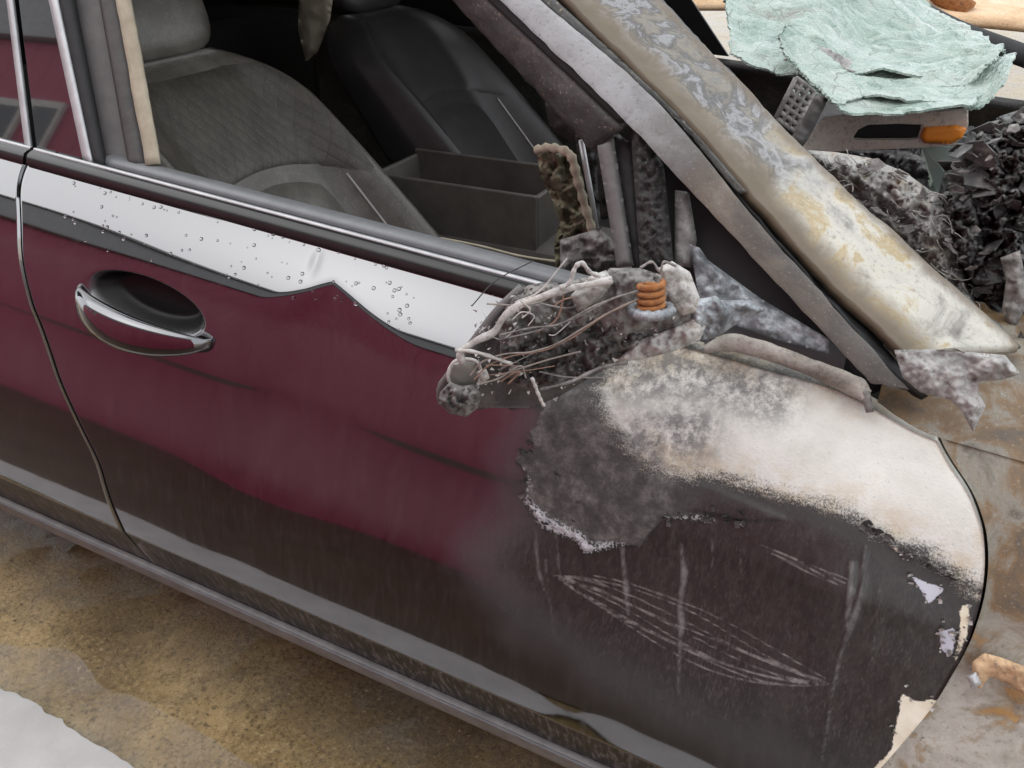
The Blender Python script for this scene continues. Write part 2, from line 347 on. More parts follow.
burnt('strip_scorch', [(.3, (.14, .12, .10)), (.45, (.33, .30, .26)), (.6, (.44, .41, .37)), (.75, (.36, .28, .19))], 14, .6)
burnt('ash_plate', [(.28, (.10, .095, .09)), (.45, (.26, .25, .24)), (.6, (.42, .41, .39)), (.75, (.34, .30, .25))], 24, .75)
burnt('shell', [(.3, (.03, .027, .027)), (.5, (.075, .068, .066)), (.7, (.14, .13, .125))], 18, .5)
burnt('airbag', [(.3, (.03, .027, .015)), (.5, (.13, .115, .065)), (.65, (.30, .28, .19)), (.8, (.42, .40, .32))], 26, .5)
burnt('panel_metal', [(.3, (.38, .34, .28)), (.5, (.55, .51, .45)), (.7, (.62, .44, .30))], 7, .5)
burnt('char_heap', [(.3, (.010, .010, .010)), (.45, (.04, .039, .038)), (.58, (.14, .138, .135)), (.70, (.30, .29, .28)), (.8, (.06, .058, .055))], 30, .65, gscale=220)
burnt('wool', [(.28, (.10, .097, .09)), (.40, (.25, .24, .225)), (.52, (.38, .37, .35)), (.62, (.30, .25, .19)), (.75, (.18, .17, .155))], 30, .95, gscale=260)
simple('grit', (.22, .165, .09), .6, vary=.6, nscale=90); simple('copper', (.24, .15, .11), .6, .2, .4)
burnt('ash_dark', [(.28, (.02, .019, .018)), (.48, (.075, .07, .065)), (.62, (.17, .155, .145)), (.8, (.36, .34, .32))], 24, .8)
def seat_perf():
    b = NB('leather_quilt'); sp = b.t.nodes.new('ShaderNodeSeparateXYZ'); b.L(b.co, sp.inputs[0]); L = []
    for sg in (1, -1):
        a = b.math('ADD', b.math('MULTIPLY', sp.outputs[1], 130*sg), b.math('MULTIPLY', sp.outputs[2], 75)); L.append(b.math('POWER', b.math('ABSOLUTE', b.math('SINE', a)), .35))
    q = b.math('MULTIPLY', *L)
    n = b.noise(14, 6, .65); c = b.ramp(n, [(.3, (.040, .035, .028)), (.7, (.085, .075, .06))])
    c = b.mix(b.ramp(b.noise(260, 4, .6), [(.58, 0), (.72, .5)]), c, (.24, .22, .19)); c = b.mix(b.ramp(q, [(.2, .22), (.6, 0)]), c, (.015, .014, .012))
    b.set(Base_Color=c, Roughness=.5); b.bump(q, .35, .003)
seat_perf()

def glass_crackle():
    b = NB('crackle_glass'); n = b.noise(9, 7, .7, dist=.6)
    d = b.t.nodes.new('ShaderNodeMix'); d.data_type = 'VECTOR'; d.inputs[0].default_value = .06; nz = b.t.nodes.new('ShaderNodeTexNoise'); nz.inputs['Scale'].default_value = 14; b.L(b.co, nz.inputs['Vector']); b.L(b.co, d.inputs[4]); b.L(nz.outputs['Color'], d.inputs[5]); dv = d.outputs[1]
    big = b.vor(16, 'DISTANCE_TO_EDGE', b.mp((1, 2.2, 1), (0, 0, R(28)), dv)); mid = b.vor(55, 'DISTANCE_TO_EDGE', b.mp((.6, 1.6, 1), (0, 0, R(20)), dv)); fin = b.vor(230, 'DISTANCE_TO_EDGE'); cell = b.vor(55, 'F1', b.mp((.6, 1.6, 1), (0, 0, R(20)), dv), 'Color')
    st = b.noise(40, 5, .7, b.mp((.35, 1, 1), (0, 0, R(25))))
    c = b.ramp(n, [(.28, (.10, .16, .13)), (.40, (.21, .31, .255)), (.52, (.32, .42, .36)), (.64, (.45, .51, .465)), (.8, (.26, .33, .29))])
    bw = b.t.nodes.new('ShaderNodeRGBToBW'); b.L(cell, bw.inputs[0]); c = b.mix(b.mr(bw.outputs[0], .3, .8, 0, .5), c, (.50, .58, .53))
    c = b.mix(b.ramp(b.noise(11, 6, .75, seed=5), [(.55, 0), (.68, .7)]), c, (.24, .205, .18))
    c = b.mix(b.ramp(st, [(.60, 0), (.74, .6)]), c, (.56, .60, .57))
    c = b.mix(b.ramp(fin, [(0, .35), (.05, 0)]), c, (.55, .63, .59)); c = b.mix(b.ramp(mid, [(0, .6), (.03, 0)]), c, (.60, .66, .62)); c = b.mix(b.ramp(big, [(0, .7), (.02, 0)]), c, (.14, .17, .15))
    b.set(Base_Color=c, Roughness=.25); b.b.inputs['Transmission Weight'].default_value = .2
    b.bump(b.math('ADD', b.math('ADD', fin, mid), b.math('ADD', st, b.math('MULTIPLY', bw.outputs[0], .8))), .5, .004)
glass_crackle()
def dropm():
    b = NB('drop'); b.set(Base_Color=(.9, .9, .9), Roughness=.03, IOR=1.33); b.b.inputs['Transmission Weight'].default_value = 1
dropm()
def shard():
    b = NB('shard_glass'); b.set(Base_Color=b.ramp(b.noise(20), [(.3, (.35, .45, .40)), (.7, (.55, .64, .58))]), Roughness=.15); b.b.inputs['Transmission Weight'].default_value = .55
shard()

def ground_mat():
    b = NB('wet_sand'); n = b.noise(3.2, 7, .65, dist=.5); g = b.noise(110, 7, .8); g2 = b.noise(26, 6, .7, seed=3)
    c = b.ramp(n, [(.3, (.17, .108, .038)), (.45, (.32, .218, .085)), (.58, (.50, .355, .155)), (.72, (.30, .208, .088))])
    c = b.mix(b.ramp(g, [(.38, .9), (.49, 0)]), c, (.06, .04, .016)); c = b.mix(b.ramp(g, [(.55, 0), (.66, .9)]), c, (.62, .50, .28))
    c = b.mix(b.ramp(g2, [(.3, .5), (.5, 0)]), c, (.085, .06, .028))
    sp = b.t.nodes.new('ShaderNodeSeparateXYZ'); b.L(b.co, sp.inputs[0]); shaded = b.mr(b.math('ADD', sp.outputs[1], b.math('MULTIPLY_ADD', b.noise(9, 6, .65, seed=8), .22, -.11)), -.08, .06, 0, .5)  # shade below the sill, mixed into the sand colour
    c = b.mix(shaded, c, b.mix(g, (.03, .021, .010), (.08, .056, .026)))
    b.set(Base_Color=c, Roughness=b.ramp(n, [(.35, .10), (.6, .30)])); b.bump(b.math('ADD', g, g2), .75, .008)
ground_mat()
def reflection_dark():
    b = NB('reflection_dark'); g = b.noise(180, 6, .75); n = b.noise(4, 6, .6)  # surface of the added strip, kept dark for the door reflections
    b.set(Base_Color=b.mix(g, b.ramp(n, [(.3, (.05, .036, .022)), (.7, (.11, .078, .046))]), (.10, .08, .056)), Roughness=.45); b.bump(g, .5, .004)
reflection_dark()
def ice_mat():
    b = NB('pale_ice'); n = b.noise(10, 6, .6); g = b.noise(140, 4, .6)
    c = b.ramp(n, [(.3, (.40, .39, .375)), (.7, (.53, .52, .505))]); c = b.mix(b.ramp(b.noise(60, 6, .7, seed=4), [(.64, 0), (.74, .8)]), c, (.20, .16, .11))
    b.set(Base_Color=c, Roughness=.6); b.bump(g, .2, .002)
    b = NB('ice_film'); n = b.noise(9, 6, .6)
    b.set(Base_Color=(.42, .385, .34), Roughness=.25, Alpha=b.ramp(n, [(.35, .10), (.65, .32)]))
ice_mat()
def siding():
    b = NB('red_siding'); n = b.noise(3, 6, .6, b.mp((6, 1, .4))); b.set(Base_Color=b.ramp(n, [(.3, (.37, .054, .10)), (.7, (.45, .068, .122))]), Roughness=.6)
siding()

# ------------------------------------------------------------------ car side surface
ZLO = .285
LOWER = [(0.00, -16), (.135, -14), (.142, -.5), (.215, 3.2), (.24, 6), (.30, 9.5), (.45, 16.7), (.55, 18), (.655, 15), (.695, 10), (.72, 20)]
EA = LOWER+[(.79, 26), (.835, 35), (.855, 37.5), (.925, 40.5), (.945, 47), (1.0, 54)]      # towards the rear door
EB = LOWER+[(.80, 25), (.86, 32), (.885, 36.5), (.897, 39), (.907, 42), (.925, 47), (1.0, 54)]   # towards the front
_ts = np.linspace(0, 1, 2001); HS = .57
def _prof(E):
    e = np.interp(_ts, [p[0] for p in E], [p[1] for p in E]); e = np.convolve(np.pad(e, 10, 'edge'), np.ones(21)/21, 'valid')
    return np.concatenate([[0], np.cumsum(np.tan(np.radians(e[:-1]))*HS/2000)])
_y, _yA = _prof(EB), _prof(EA)
def zbelt(x): return .880-.072*np.asarray(x, float)
def ysurf(x, z):
    x = np.asarray(x, float); t = (z-ZLO)/(zbelt(x)-ZLO); w = sstep(-.15, .42, x)
    return np.interp(t, _ts, _yA)*(1-w)+np.interp(t, _ts, _y)*w
def S(px, py, off=0.0):
    """where the ray of a pixel meets the car side"""
    Y = .05
    for _ in range(60):
        p = PY(px, py, Y); Y = Y*.6+.4*(float(ysurf(p[0], p[2]))+off)
    return PY(px, py, Y)

# ------------------------------------------------------------------ setting
def sheet(name, x0, x1, y0, y1, z, nx, ny, mat, amp=0):
    V = []
    for i in range(nx):
        for j in range(ny):
            x = x0+(x1-x0)*i/(nx-1); y = y0+(y1-y0)*j/(ny-1)
            V.append((x, y, z+amp*fbm((x, y, 0), 2.5, 5)))
    return mk(name, V, gridF(nx, ny), mat)
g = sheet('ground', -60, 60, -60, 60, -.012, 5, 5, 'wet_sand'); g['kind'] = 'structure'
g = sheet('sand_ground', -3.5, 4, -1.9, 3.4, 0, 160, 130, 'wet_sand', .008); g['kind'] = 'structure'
o = sheet('reflection_strip', -8, 4, -1.99, -.355, .013, 60, 12, 'reflection_dark', .002); o['kind'] = 'structure'  # unseen dark strip added to darken what the doors reflect
def rag_poly(pts, rag, n):
    o = []
    for i in range(len(pts)):
        a, b = np.array(pts[i], float), np.array(pts[(i+1) % len(pts)], float); L = max(2, int(np.linalg.norm(b-a)/n))
        for k in range(L):
            p = a+(b-a)*k/L; o.append((p[0]+rag*fbm((p[0], p[1], 0), 9, 5, 1), p[1]+rag*fbm((p[0], p[1], 3), 9, 5, 4)))
    return o
def ruled_slab(name, A, B, z, mat, rag, n=140, h=.006):
    A = curve([(p[0], p[1]) for p in A], n); B = curve([(p[0], p[1]) for p in B], n); V = []
    for i in range(n):
        a, b = A[i].copy(), B[i].copy()
        for q, sd_ in ((a, 1.), (b, 5.)):
            q[1] += rag*fbm((q[0], q[1], sd_), 14, 6, sd_)
        for k in range(6): p = a+(b-a)*k/5; V.append((p[0], p[1], z+(0 if k in (0, 5) else h)))
    o = mk(name, V, gridF(n, 6), mat, None, smooth=True); o['kind'] = 'structure'; return o
ruled_slab('ice_sheet', [PZ(-240, 600, 0), PZ(-60, 672, 0), PZ(20, 700, 0), PZ(60, 725, 0), PZ(140, 775, 0), (.35, -.20), (.60, -.20), (.72, -.28), (.98, -.21), (1.6, -.22)], [(-1.4, -.36), (-.9, -.375), (-.5, -.39), (-.25, -.37), (-.15, -.40), (.05, -.38), (.3, -.395), (.5, -.39), (.62, -.34), (.70, -.30), (.85, -.38), (1.6, -.37)], .0165, 'pale_ice', .007)
ruled_slab('ice_film', [PZ(-140, 610, 0), PZ(-40, 636, 0), PZ(25, 650, 0), PZ(75, 655, 0), PZ(105, 690, 0), PZ(145, 703, 0), PZ(200, 735, 0), PZ(270, 780, 0)], [PZ(-140, 645, 0), PZ(-40, 690, 0), PZ(25, 715, 0), PZ(55, 735, 0), PZ(80, 750, 0), PZ(110, 770, 0), PZ(140, 785, 0), PZ(170, 800, 0)], .0075, 'ice_film', .004, h=.0008)

gr_ = []
for k in range(700):
    x, y = random.uniform(-.9, .9), random.uniform(-.34, .14); r_ = random.choice((.001, .0014, .002, .0035)); z = .008*fbm((x, y, 0), 2.5, 5)+r_*.2
    P_ = [np.array((x, y, z))+r_*np.array((math.cos(i*1.257), math.sin(i*1.257), random.uniform(-.3, .2)))*random.uniform(.6, 1.1) for i in range(5)]+[np.array((x, y, z+r_*.7))]
    gr_.append((P_, [(i, (i+1) % 5, 5) for i in range(5)]))
V, F = joinVF(gr_); tag(mk('grit', V, F, 'grit', None, smooth=False, kind='stuff'), 'fine grit scattered on the wet sand below the sill', 'grit')

# red building across the yard: seen only as the reflection in the car's side
WY = -2.0
bld = thing('red_building', (0, WY, 0), 'red board-clad building with small windows mirrored in the car side', 'building')
V, F = boxVF(-9, 1.4, WY-4, WY-.03, -.05, 3.31); mk('wall', V, F, 'red_siding', bld, smooth=False)
V, F = boxVF(-.098, .098, WY-.031, WY, 0, 2.74); board = None
for i in range(52):
    x = -9+.2*i+.1
    if board is None: board = mk('board', V, F, 'red_siding', bld, smooth=False); o = board
    else:
        o = board.copy(); col.objects.link(o)
    o.location = (x, 0, 0)
V, F = boxVF(-9.1, 1.5, WY-.035, WY+.05, 2.75, 3.30); mk('fascia', V, F, 'roof_grey', bld, smooth=False)
V, F = boxVF(-9.2, 1.6, WY-4.2, WY+.12, 3.31, 3.42); mk('roof', V, F, 'roof_grey', bld, smooth=False)
for x in (-7.6, -6.4, -5.2, -4.1):
    V, F = boxVF(x-.28, x+.28, WY+.004, WY+.03, 1.65, 2.30); wn = mk('window', V, F, 'cream_wall', bld, smooth=False)
    for dx in (-.13, .13):
        V, F = boxVF(x+dx-.115, x+dx+.115, WY+.025, WY+.034, 1.70, 2.25); mk('pane', V, F, 'window_dark', wn, smooth=False)

# ------------------------------------------------------------------ the burnt car: body panels
car = thing('burnt_car', (.2, .9, 0), 'fire-damaged dark saloon car with burnt front door and stripped windows', 'car')
TG = [0, .1, .3, .5, .7, .85, 1.0]
def edge_t(pix):
    q = [S(*p) for p in pix]; t = [(p[2]-ZLO)/(zbelt(p[0])-ZLO) for p in q]; xs = [p[0] for p in q]
    i = np.argsort(t); return np.array(t)[i], np.array(xs)[i]
rt, rx = edge_t([(22, 172), (21, 210), (22, 250), (36, 312), (60, 380), (100, 462), (152, 562)])
ft, fx = edge_t([(905, 390), (935, 417), (968, 452), (988, 495), (995, 540), (990, 590), (972, 645), (940, 700), (898, 752)])
ft = np.r_[0, .18, ft]; fx = np.r_[1.06, 1.11, fx]
def xr(t): return np.interp(t, rt, rx)
def xf(t): return np.interp(t, ft, fx)
_tt = np.linspace(0, 1, 400)
def smooth_edge(f):
    v = np.convolve(np.pad(f(_tt), 14, 'edge'), np.ones(29)/29, 'valid'); return lambda t: np.interp(t, _tt, v)
xr = smooth_edge(xr)
xf0 = smooth_edge(xf); xf = lambda t: xf0(t)

ASH = [(598, 392), (612, 372), (650, 352), (700, 345), (760, 362), (860, 398), (935, 415), (968, 452), (992, 495), (999, 560), (985, 590), (958, 575), (925, 548), (880, 524), (820, 500), (760, 482), (705, 466), (668, 470), (640, 452), (610, 425)]
FILM = [(548, 395), (540, 420), (528, 436), (534, 448), (518, 458), (528, 476), (526, 497), (545, 520), (575, 532), (585, 545), (612, 540), (640, 545), (660, 520), (700, 512), (740, 522), (790, 520), (700, 480), (655, 450), (620, 425), (600, 385)]
CRUST = [([(519, 458), (529, 478), (528, 500), (546, 522), (578, 535), (588, 546), (612, 543), (632, 543)], [1, 2, 5, 8, 7, 8, 4, 1]), ([(664, 516), (700, 518), (716, 522)], [1, 4, 1])]
BURN = [(560, 370), (535, 420), (515, 470), (520, 520), (470, 560), (520, 640), (640, 700), (760, 768), (860, 830), (1060, 830), (1060, 340)]
DRIP = [([(681, 545), (684, 575), (680, 605), (682, 625), (679, 642)], [1, 3, 2, 3.4, .6]), ([(866, 546), (862, 590), (856, 612), (842, 650), (833, 690), (822, 760)], [.6, 1.6, 3.4, 1.4, 1.2, .8]),
        ([(852, 562), (850, 600), (845, 640)], [2, 3, 1]), ([(535, 530), (538, 570), (548, 600)], [1, 2, 0]), ([(622, 545), (626, 590), (628, 615)], [1, 3, 1]), ([(556, 535), (560, 580)], [1, .5]),
        ([(880, 590), (872, 660)], [.5, 1]), ([(740, 560), (742, 580)], [1.5, 1]), ([(712, 540), (712, 570)], [1, 0]), ([(545, 560), (555, 640)], [.4, .2]), ([(680, 640), (678, 700)], [1.5, .4]), ([(140, 545), (152, 562), (158, 580)], [3, 2, 1])]
def arcs():
    L = []
    a = np.array([556, 576.]); e = np.array([832, 684.])
    for k, (h1, h2) in enumerate(((-34, -10), (-26, 2), (-18, 8), (-12, 14), (-6, 22), (4, 26), (10, 30), (16, 34), (20, 36))):
        pts = []
        s = 0.0 if k % 3 else .12
        for i in range(15):
            u = s+(1-s)*i/14; p = a+(e-a)*u; h = (h1*(1-u)+h2*u)*math.sin(math.pi*u)**.8
            pts.append((p[0]-.2*h+2*math.sin(k*5+u*7), p[1]+h+3*math.sin(k*2.1+u*6)*math.sin(math.pi*u)))
        L.append(pts)
    L += [[(760, 545), (800, 560), (848, 578)], [(764, 550), (810, 568), (846, 582)], [(770, 553), (806, 570), (838, 583)]]
    return L
PEEL = [[(902, 693), (914, 700), (942, 700), (930, 712), (925, 738), (905, 768), (870, 772), (892, 748), (896, 722)], [(960, 606), (970, 606), (966, 640), (954, 660), (960, 630)], [(890, 545), (908, 556), (896, 552)]]
HOLE = [[(910, 576), (930, 584), (944, 590), (930, 604), (922, 594)], [(938, 630), (954, 628), (956, 642), (950, 656), (942, 648)]]
CUPC = None
def panel(name, fa, fb, nu, nv, parent, label=None, full=False, mat='paint', yoff=0.0):
    s = np.linspace(0, 1, nu); t = np.linspace(0, 1, nv)
    Sx, T = np.meshgrid(s, t, indexing='ij'); A, B = fa(T), fb(T)
    X = A+(B-A)*Sx; Z = ZLO+T*(zbelt(X)-ZLO-(.014*sstep(1.0, 1.12, X) if full else .014))+0*X if (full or mat != 'paint') else ZLO+T*(zbelt(X)-ZLO); Y = ysurf(X, Z)
    V = np.stack([X, Y, Z], -1).reshape(-1, 3); P = proj(V)
    at = {k: np.full(len(V), -500.) for k in ('ash', 'film', 'burn', 'peel', 'hole')}
    at.update({k: np.full(len(V), 500.) for k in ('crust', 'drip', 'scr', 'smut')})
    tf = T.reshape(-1); at['low'] = 1-sstep(.12, .5, tf); at['kick'] = 1-sstep(.132, .146, tf); at['dusty'] = sstep(.44, .52, tf)*(.45+.55*(1-sstep(.56, .70, tf)))*(1-sstep(.84, .87, tf)); at['recess_shade'] = 0*tf; at['fade'] = sstep(760, 600, P[:, 0])
    if full:
        at['ash'] = sdpoly(P, ASH); at['film'] = sdpoly(P, FILM); at['burn'] = sdpoly(P, BURN)
        at['peel'] = np.max([sdpoly(P, q) for q in PEEL], 0); at['hole'] = np.max([sdpoly(P, q) for q in HOLE], 0)
        at['crust'] = np.min([dline(P, *q) for q in CRUST], 0); at['drip'] = np.min([dline(P, *q) for q in DRIP], 0)
        at['smut'] = np.minimum(dline(P, [(625, 372), (700, 372), (770, 390)]), dline(P, [(650, 440), (690, 430)]))
        at['scr'] = np.min([dline(P, q) for q in arcs()], 0)
        # buckled dent in the shoulder
        q = P-np.array([322, 312]); th = R(19); a = q[:, 0]*math.cos(th)+q[:, 1]*math.sin(th); c = -q[:, 0]*math.sin(th)+q[:, 1]*math.cos(th)
        c0 = -38+.75*np.abs(a)*np.where(a < 0, 1.0, .55); g_ = c-c0
        V[:, 1] += .0165*sstep(-2, 46, g_)*np.exp(-(np.clip(g_-46, 0, None)/150)**2)*np.exp(-(a/np.where(a < 0, 48, 70))**2)
        q = P-np.array([315, 262]); th = R(20); a = q[:, 0]*math.cos(th)+q[:, 1]*math.sin(th); c = -q[:, 0]*math.sin(th)+q[:, 1]*math.cos(th); V[:, 1] += .003*np.exp(-(a/4.5)**2-(c/13)**2)
        # slow waviness where the heat worked on the skin
        nz = np.array([mn.noise((v[0]*9, 0, v[2]*9)) for v in V]); V[:, 1] += nz*.0035*sstep(430, 640, P[:, 0])
        # sagging film and crust stand proud
        V[:, 1] -= .0022*sstep(-3, 4, at['film']); V[:, 1] -= .004*sstep(2, -6, at['crust'])*(0.6+np.array([mn.noise((v[0]*160, 0, v[2]*160)) for v in V]))
        V[:, 1] -= .0012*sstep(2, -4, at['drip'])
        # cup behind the handle
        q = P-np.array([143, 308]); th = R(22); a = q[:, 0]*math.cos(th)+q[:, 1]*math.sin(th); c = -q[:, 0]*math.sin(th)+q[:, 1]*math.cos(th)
        rr = np.sqrt((a/66)**2+((c+4)/27)**2); V[:, 1] += .034*(1-sstep(.60, 1.0, rr)); at['recess_shade'] = 1-sstep(.84, .97, rr)
    if mat != 'paint': V[:, 1] += np.array([.002*(1-2*abs(fbm(v, 9, 4, 2.0))) for v in V])*sstep(0, .06, Sx.reshape(-1))
    # folded rim all round
    V = V.reshape(nu, nv, 3); idx = np.arange(nu*nv).reshape(nu, nv)
    F = gridF(nu, nv)
    ring = [idx[i, 0] for i in range(nu)]+[idx[nu-1, j] for j in range(1, nv)]+[idx[i, nv-1] for i in range(nu-2, -1, -1)]+[idx[0, j] for j in range(nv-2, 0, -1)]
    if mat == 'paint': at['recess_shade'][ring] = np.maximum(at['recess_shade'][ring], 1-sstep(.70, .85, tf[ring]))
    W = V.reshape(-1, 3); m = len(W); rim = W[ring]+np.array([0, .022, 0]); W = np.concatenate([W, rim])
    n = len(ring); F += [(ring[i], m+i, m+(i+1) % n, ring[(i+1) % n]) for i in range(n)]
    at = {k: np.concatenate([v, v[ring]*0+1 if k == 'recess_shade' else v[ring]]) for k, v in at.items()}
    W[:, 1] += yoff
    return mk(name, W, F, mat, parent, attrs=at, label=label)
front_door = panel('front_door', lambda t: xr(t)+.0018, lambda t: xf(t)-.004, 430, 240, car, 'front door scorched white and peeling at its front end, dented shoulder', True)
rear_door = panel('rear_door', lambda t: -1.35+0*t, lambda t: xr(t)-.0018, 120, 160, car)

fender = panel('front_fender', lambda t: xf(t)-.001, lambda t: 1.36+.55*sstep(.45, .95, t), 90, 160, car, 'front wing burnt to pale rust and bare metal', False, 'fender_grade', .007)

# general plane of the side glazing
def G(px, py, off=0.0):
    d = ray(px, py); n = np.array([0, 1, -.45]); c = .17-.45*.83+off
    return CAM+d*((c-CAM@n)/(d@n))
def ext(p, q, z): p = np.array(p); q = np.array(q); return p+(q-p)*((z-p[2])/(q[2]-p[2]))
def GL(pts, off=0.0, top=None):
    """pixel polyline on the glazing plane, optionally run on up to a height"""
    L = [G(*p, off) for p in pts]
    if top: L = [ext(L[1], L[0], top)]+L
    return L

# ---- sill
def sweep(name, prof, xs, mat, parent, zf=None, **k):
    V = []
    for x in xs:
        for y, z in prof: V.append((x, y, z+(float(zf(x)) if zf else 0)))
    return mk(name, V, gridF(len(xs), len(prof)), mat, parent, **k)
xsill = np.linspace(-1.35, 1.25, 120)
sill = sweep('sill', [(.03, .2795), (.002, .2795), (-.006, .278), (-.0095, .2745), (-.0095, .272), (-.006, .270), (-.006, .262), (.002, .238), (.006, .231), (.012, .228), (.05, .226), (.12, .226)], xsill, 'silver_sill', car)
tube('sill_lip', [(x, -.0085, .2765) for x in np.linspace(-1.35, 1.25, 30)], .0016, 'trim_light', sill, n=8)
sweep('sill_seal', [(.02, .2845), (.004, .2835), (.003, .2795), (.02, .2790)], xsill, 'rubber', sill)
V, F = boxVF(-1.4, 1.3, .06, 1.74, .19, .25); mk('floor_pan', V, F, 'carpet', car, smooth=False)
V, F = boxVF(-1.6, 1.3, .11, 1.70, .09, .189); mk('underbody_blocker', V, F, 'black', car, smooth=False)  # extra low panel added to block light under the car
V, F = boxVF(-1.3, 1.28, .21, .24, .25, .74); mk('inner_panel', V, F, 'black', car, smooth=False)
V, F = boxVF(.2, .66, .25, 1.6, .26, .30); mk('footwell_mat', V, F, 'tan_floor', car, smooth=False)

# ---- belt mouldings
def yb(x): return ysurf(x, zbelt(x))
YB = float(np.interp(1, _ts, _y))
def belt(name, prof, x0, x1, mat, parent, **k):
    return sweep(name, [(YB+a, b) for a, b in prof], np.linspace(x0, x1, 60), mat, parent, zbelt, **k)
XM = .70
XG = float(xr(1.0))
BM = [(.004, -.006), (-.003, .0), (-.001, .006), (.004, .015), (.012, .0185), (.020, .019)]
BC = [(.016, .017), (.0165, .0205), (.019, .0215), (.023, .0205), (.024, .012)]
belt('belt_moulding', BM, XG+.004, XM, 'gloss_black', front_door)
belt('belt_chrome', BC, XG+.004, XM, 'alu', front_door)
belt('window_seal', [(.0245, .010), (.026, .016), (.034, .016), (.036, .012), (.043, .012)], XG+.12, XM+.1, 'rubber', front_door)
belt('inner_ledge', [(.045, -.01), (.046, .014), (.054, .020), (.072, .019), (.084, .006), (.095, -.12), (.09, -.45)], XG+.12, 1.02, 'trim_light', front_door)
belt('belt_moulding', BM, -1.35, XG-.004, 'gloss_black', rear_door)
belt('belt_chrome', BC+[(.03, -.05)], -1.35, XG-.004, 'alu', rear_door)

# ---- rear glass, glossy post cover and trims
def quadslab(name, TL, TR, BR, BL, mat, parent, d=(0, .006, 0), **k): return extrude(name, [TL, TR, BR, BL], d, mat, parent, **k)
ZR = 1.37
l1 = GL([(8, 0), (27, 152)], .0, ZR); l2 = GL([(13, 0), (32, 155)], .0, ZR)
quadslab('window_pane', l1[0]+np.array([-.9, 0, 0]), l1[0], l1[2], l1[2]+np.array([-.9, 0, .05]), 'dark_glass', rear_door, (0, .006, 0))
strip('window_trim', [l1[0], l1[1], l1[2]], [l2[0], l2[1], l2[2]], 'alu', rear_door, .006, nv=2)
l3 = GL([(18, 0), (37, 156)], .004, ZR); l4 = GL([(52, 0), (86, 160)], .004, ZR)
quadslab('post_cover', l3[0], l4[0], l4[2], l3[2], 'dark_glass', front_door, (0, .008, 0))
a = GL([(50, 0), (85, 162)], -.002, ZR); b = GL([(58, 0), (93, 164)], -.002, ZR); strip('post_trim', a, b, 'alu', front_door, .006, nv=3)
a = GL([(60, 0), (96, 165)], .006, ZR); b = GL([(73, 0), (106, 168)], .012, ZR); strip('post_seal', a, b, 'rubber', front_door, .014, nv=3)
a = GL([(68, -2), (100, 172)], .05, ZR); b = GL([(122, -2), (150, 178)], .085, ZR); pillar_b = strip('b_pillar', a, b, 'trim_grey', car, .03, nv=10, bow=.016, label='grey inner trim of the centre pillar')
a = GL([(104, -2), (134, 168)], .035, ZR); b = GL([(119, -2), (148, 170)], .045, ZR); strip('pillar_seal', a, b, 'rubber_grey', pillar_b, .016, nv=5, bow=.008)
a = GL([(116, -2), (147, 166)], .030, ZR); b = GL([(131, -2), (161, 164)], .04, ZR); strip('seat_belt', a, b, 'belt_tan', pillar_b, .006, nv=4, amp=.003, scale=20)

# ---- front window frame and pillar
Zt = 1.36
def band(name, LA, LB, mat, parent, thick, oa=0, ob=0, **k): return strip(name, GL(LA, oa, Zt), GL(LB, ob, Zt), mat, parent, thick, **k)
band('frame_inner', [(462, 0), (598, 146)], [(496, 0), (627, 126)], 'bar_scorch', front_door, .02, .06, .012, n=60, nv=8, amp=.002, scale=60, bow=.006)
band('frame_seal', [(492, 0), (624, 122)], [(505, 0), (632, 118)], 'rubber', front_door, .014, .004, -.002, n=60, nv=4)
fo = band('window_frame', [(503, 0), (628, 122), (729, 230), (872, 381)], [(538, 0), (655, 100), (764, 230), (907, 390)], 'frame_grade', front_door, .018, -.004, -.004, n=90, nv=8, bow=.001, amp=.0012, scale=40, bevel=.003)
band('pillar_seal', [(538, 0), (655, 101), (764, 231), (900, 386)], [(562, 0), (690, 128), (790, 247), (925, 398)], 'black', car, .01, .012, .02, n=80, nv=4, amp=.004, scale=30)
band('frame_lip', [(540, 0), (662, 104), (740, 194)], [(556, 0), (676, 112), (748, 192)], 'bar_scorch', front_door, .008, .002, .0, n=80, nv=4, amp=.002, scale=50)
pil = band('a_pillar', [(562, 0), (690, 128), (790, 245), (884, 338), (902, 356)], [(655, 0), (760, 110), (842, 192), (996, 330), (1014, 348)], 'pillar_grade', car, .012, .0, .10, n=150, nv=40, bow=.003, amp=.0025, scale=16, label='windscreen pillar burnt to mottled white, ochre and grey')
band('pillar_flange', [(654, 0), (759, 110), (841, 192), (995, 330), (1012, 348)], [(660, 0), (764, 109), (846, 192), (1001, 330), (1018, 348)], 'bar_scorch', pil, .004, .103, .115, n=150, nv=4, amp=.003, scale=24)
# cowl and fender top roll-over
def wtop():
    V = []; nu, nv = 90, 26
    for i in range(nu):
        u = i/(nu-1); x = 1.06+.86*u**1.2; t0 = 1.0; z0 = float(zbelt(x))-.014; y0 = float(ysurf(x, z0))+.007
        for j in range(nv):
            v = j/(nv-1); y = y0+(.40-y0)*v; z = z0+.055*math.sin(v*math.pi*.5)-.02*v*v+.012*v*(1-2*abs(fbm((x, y, 0), 10, 4)))
            V.append((x, y, z))
    return mk('wing_top', V, gridF(nu, nv), 'fender_grade', fender)
wtop()
fs = lambda px, py, off=0.0: S(px, py, .005+off)
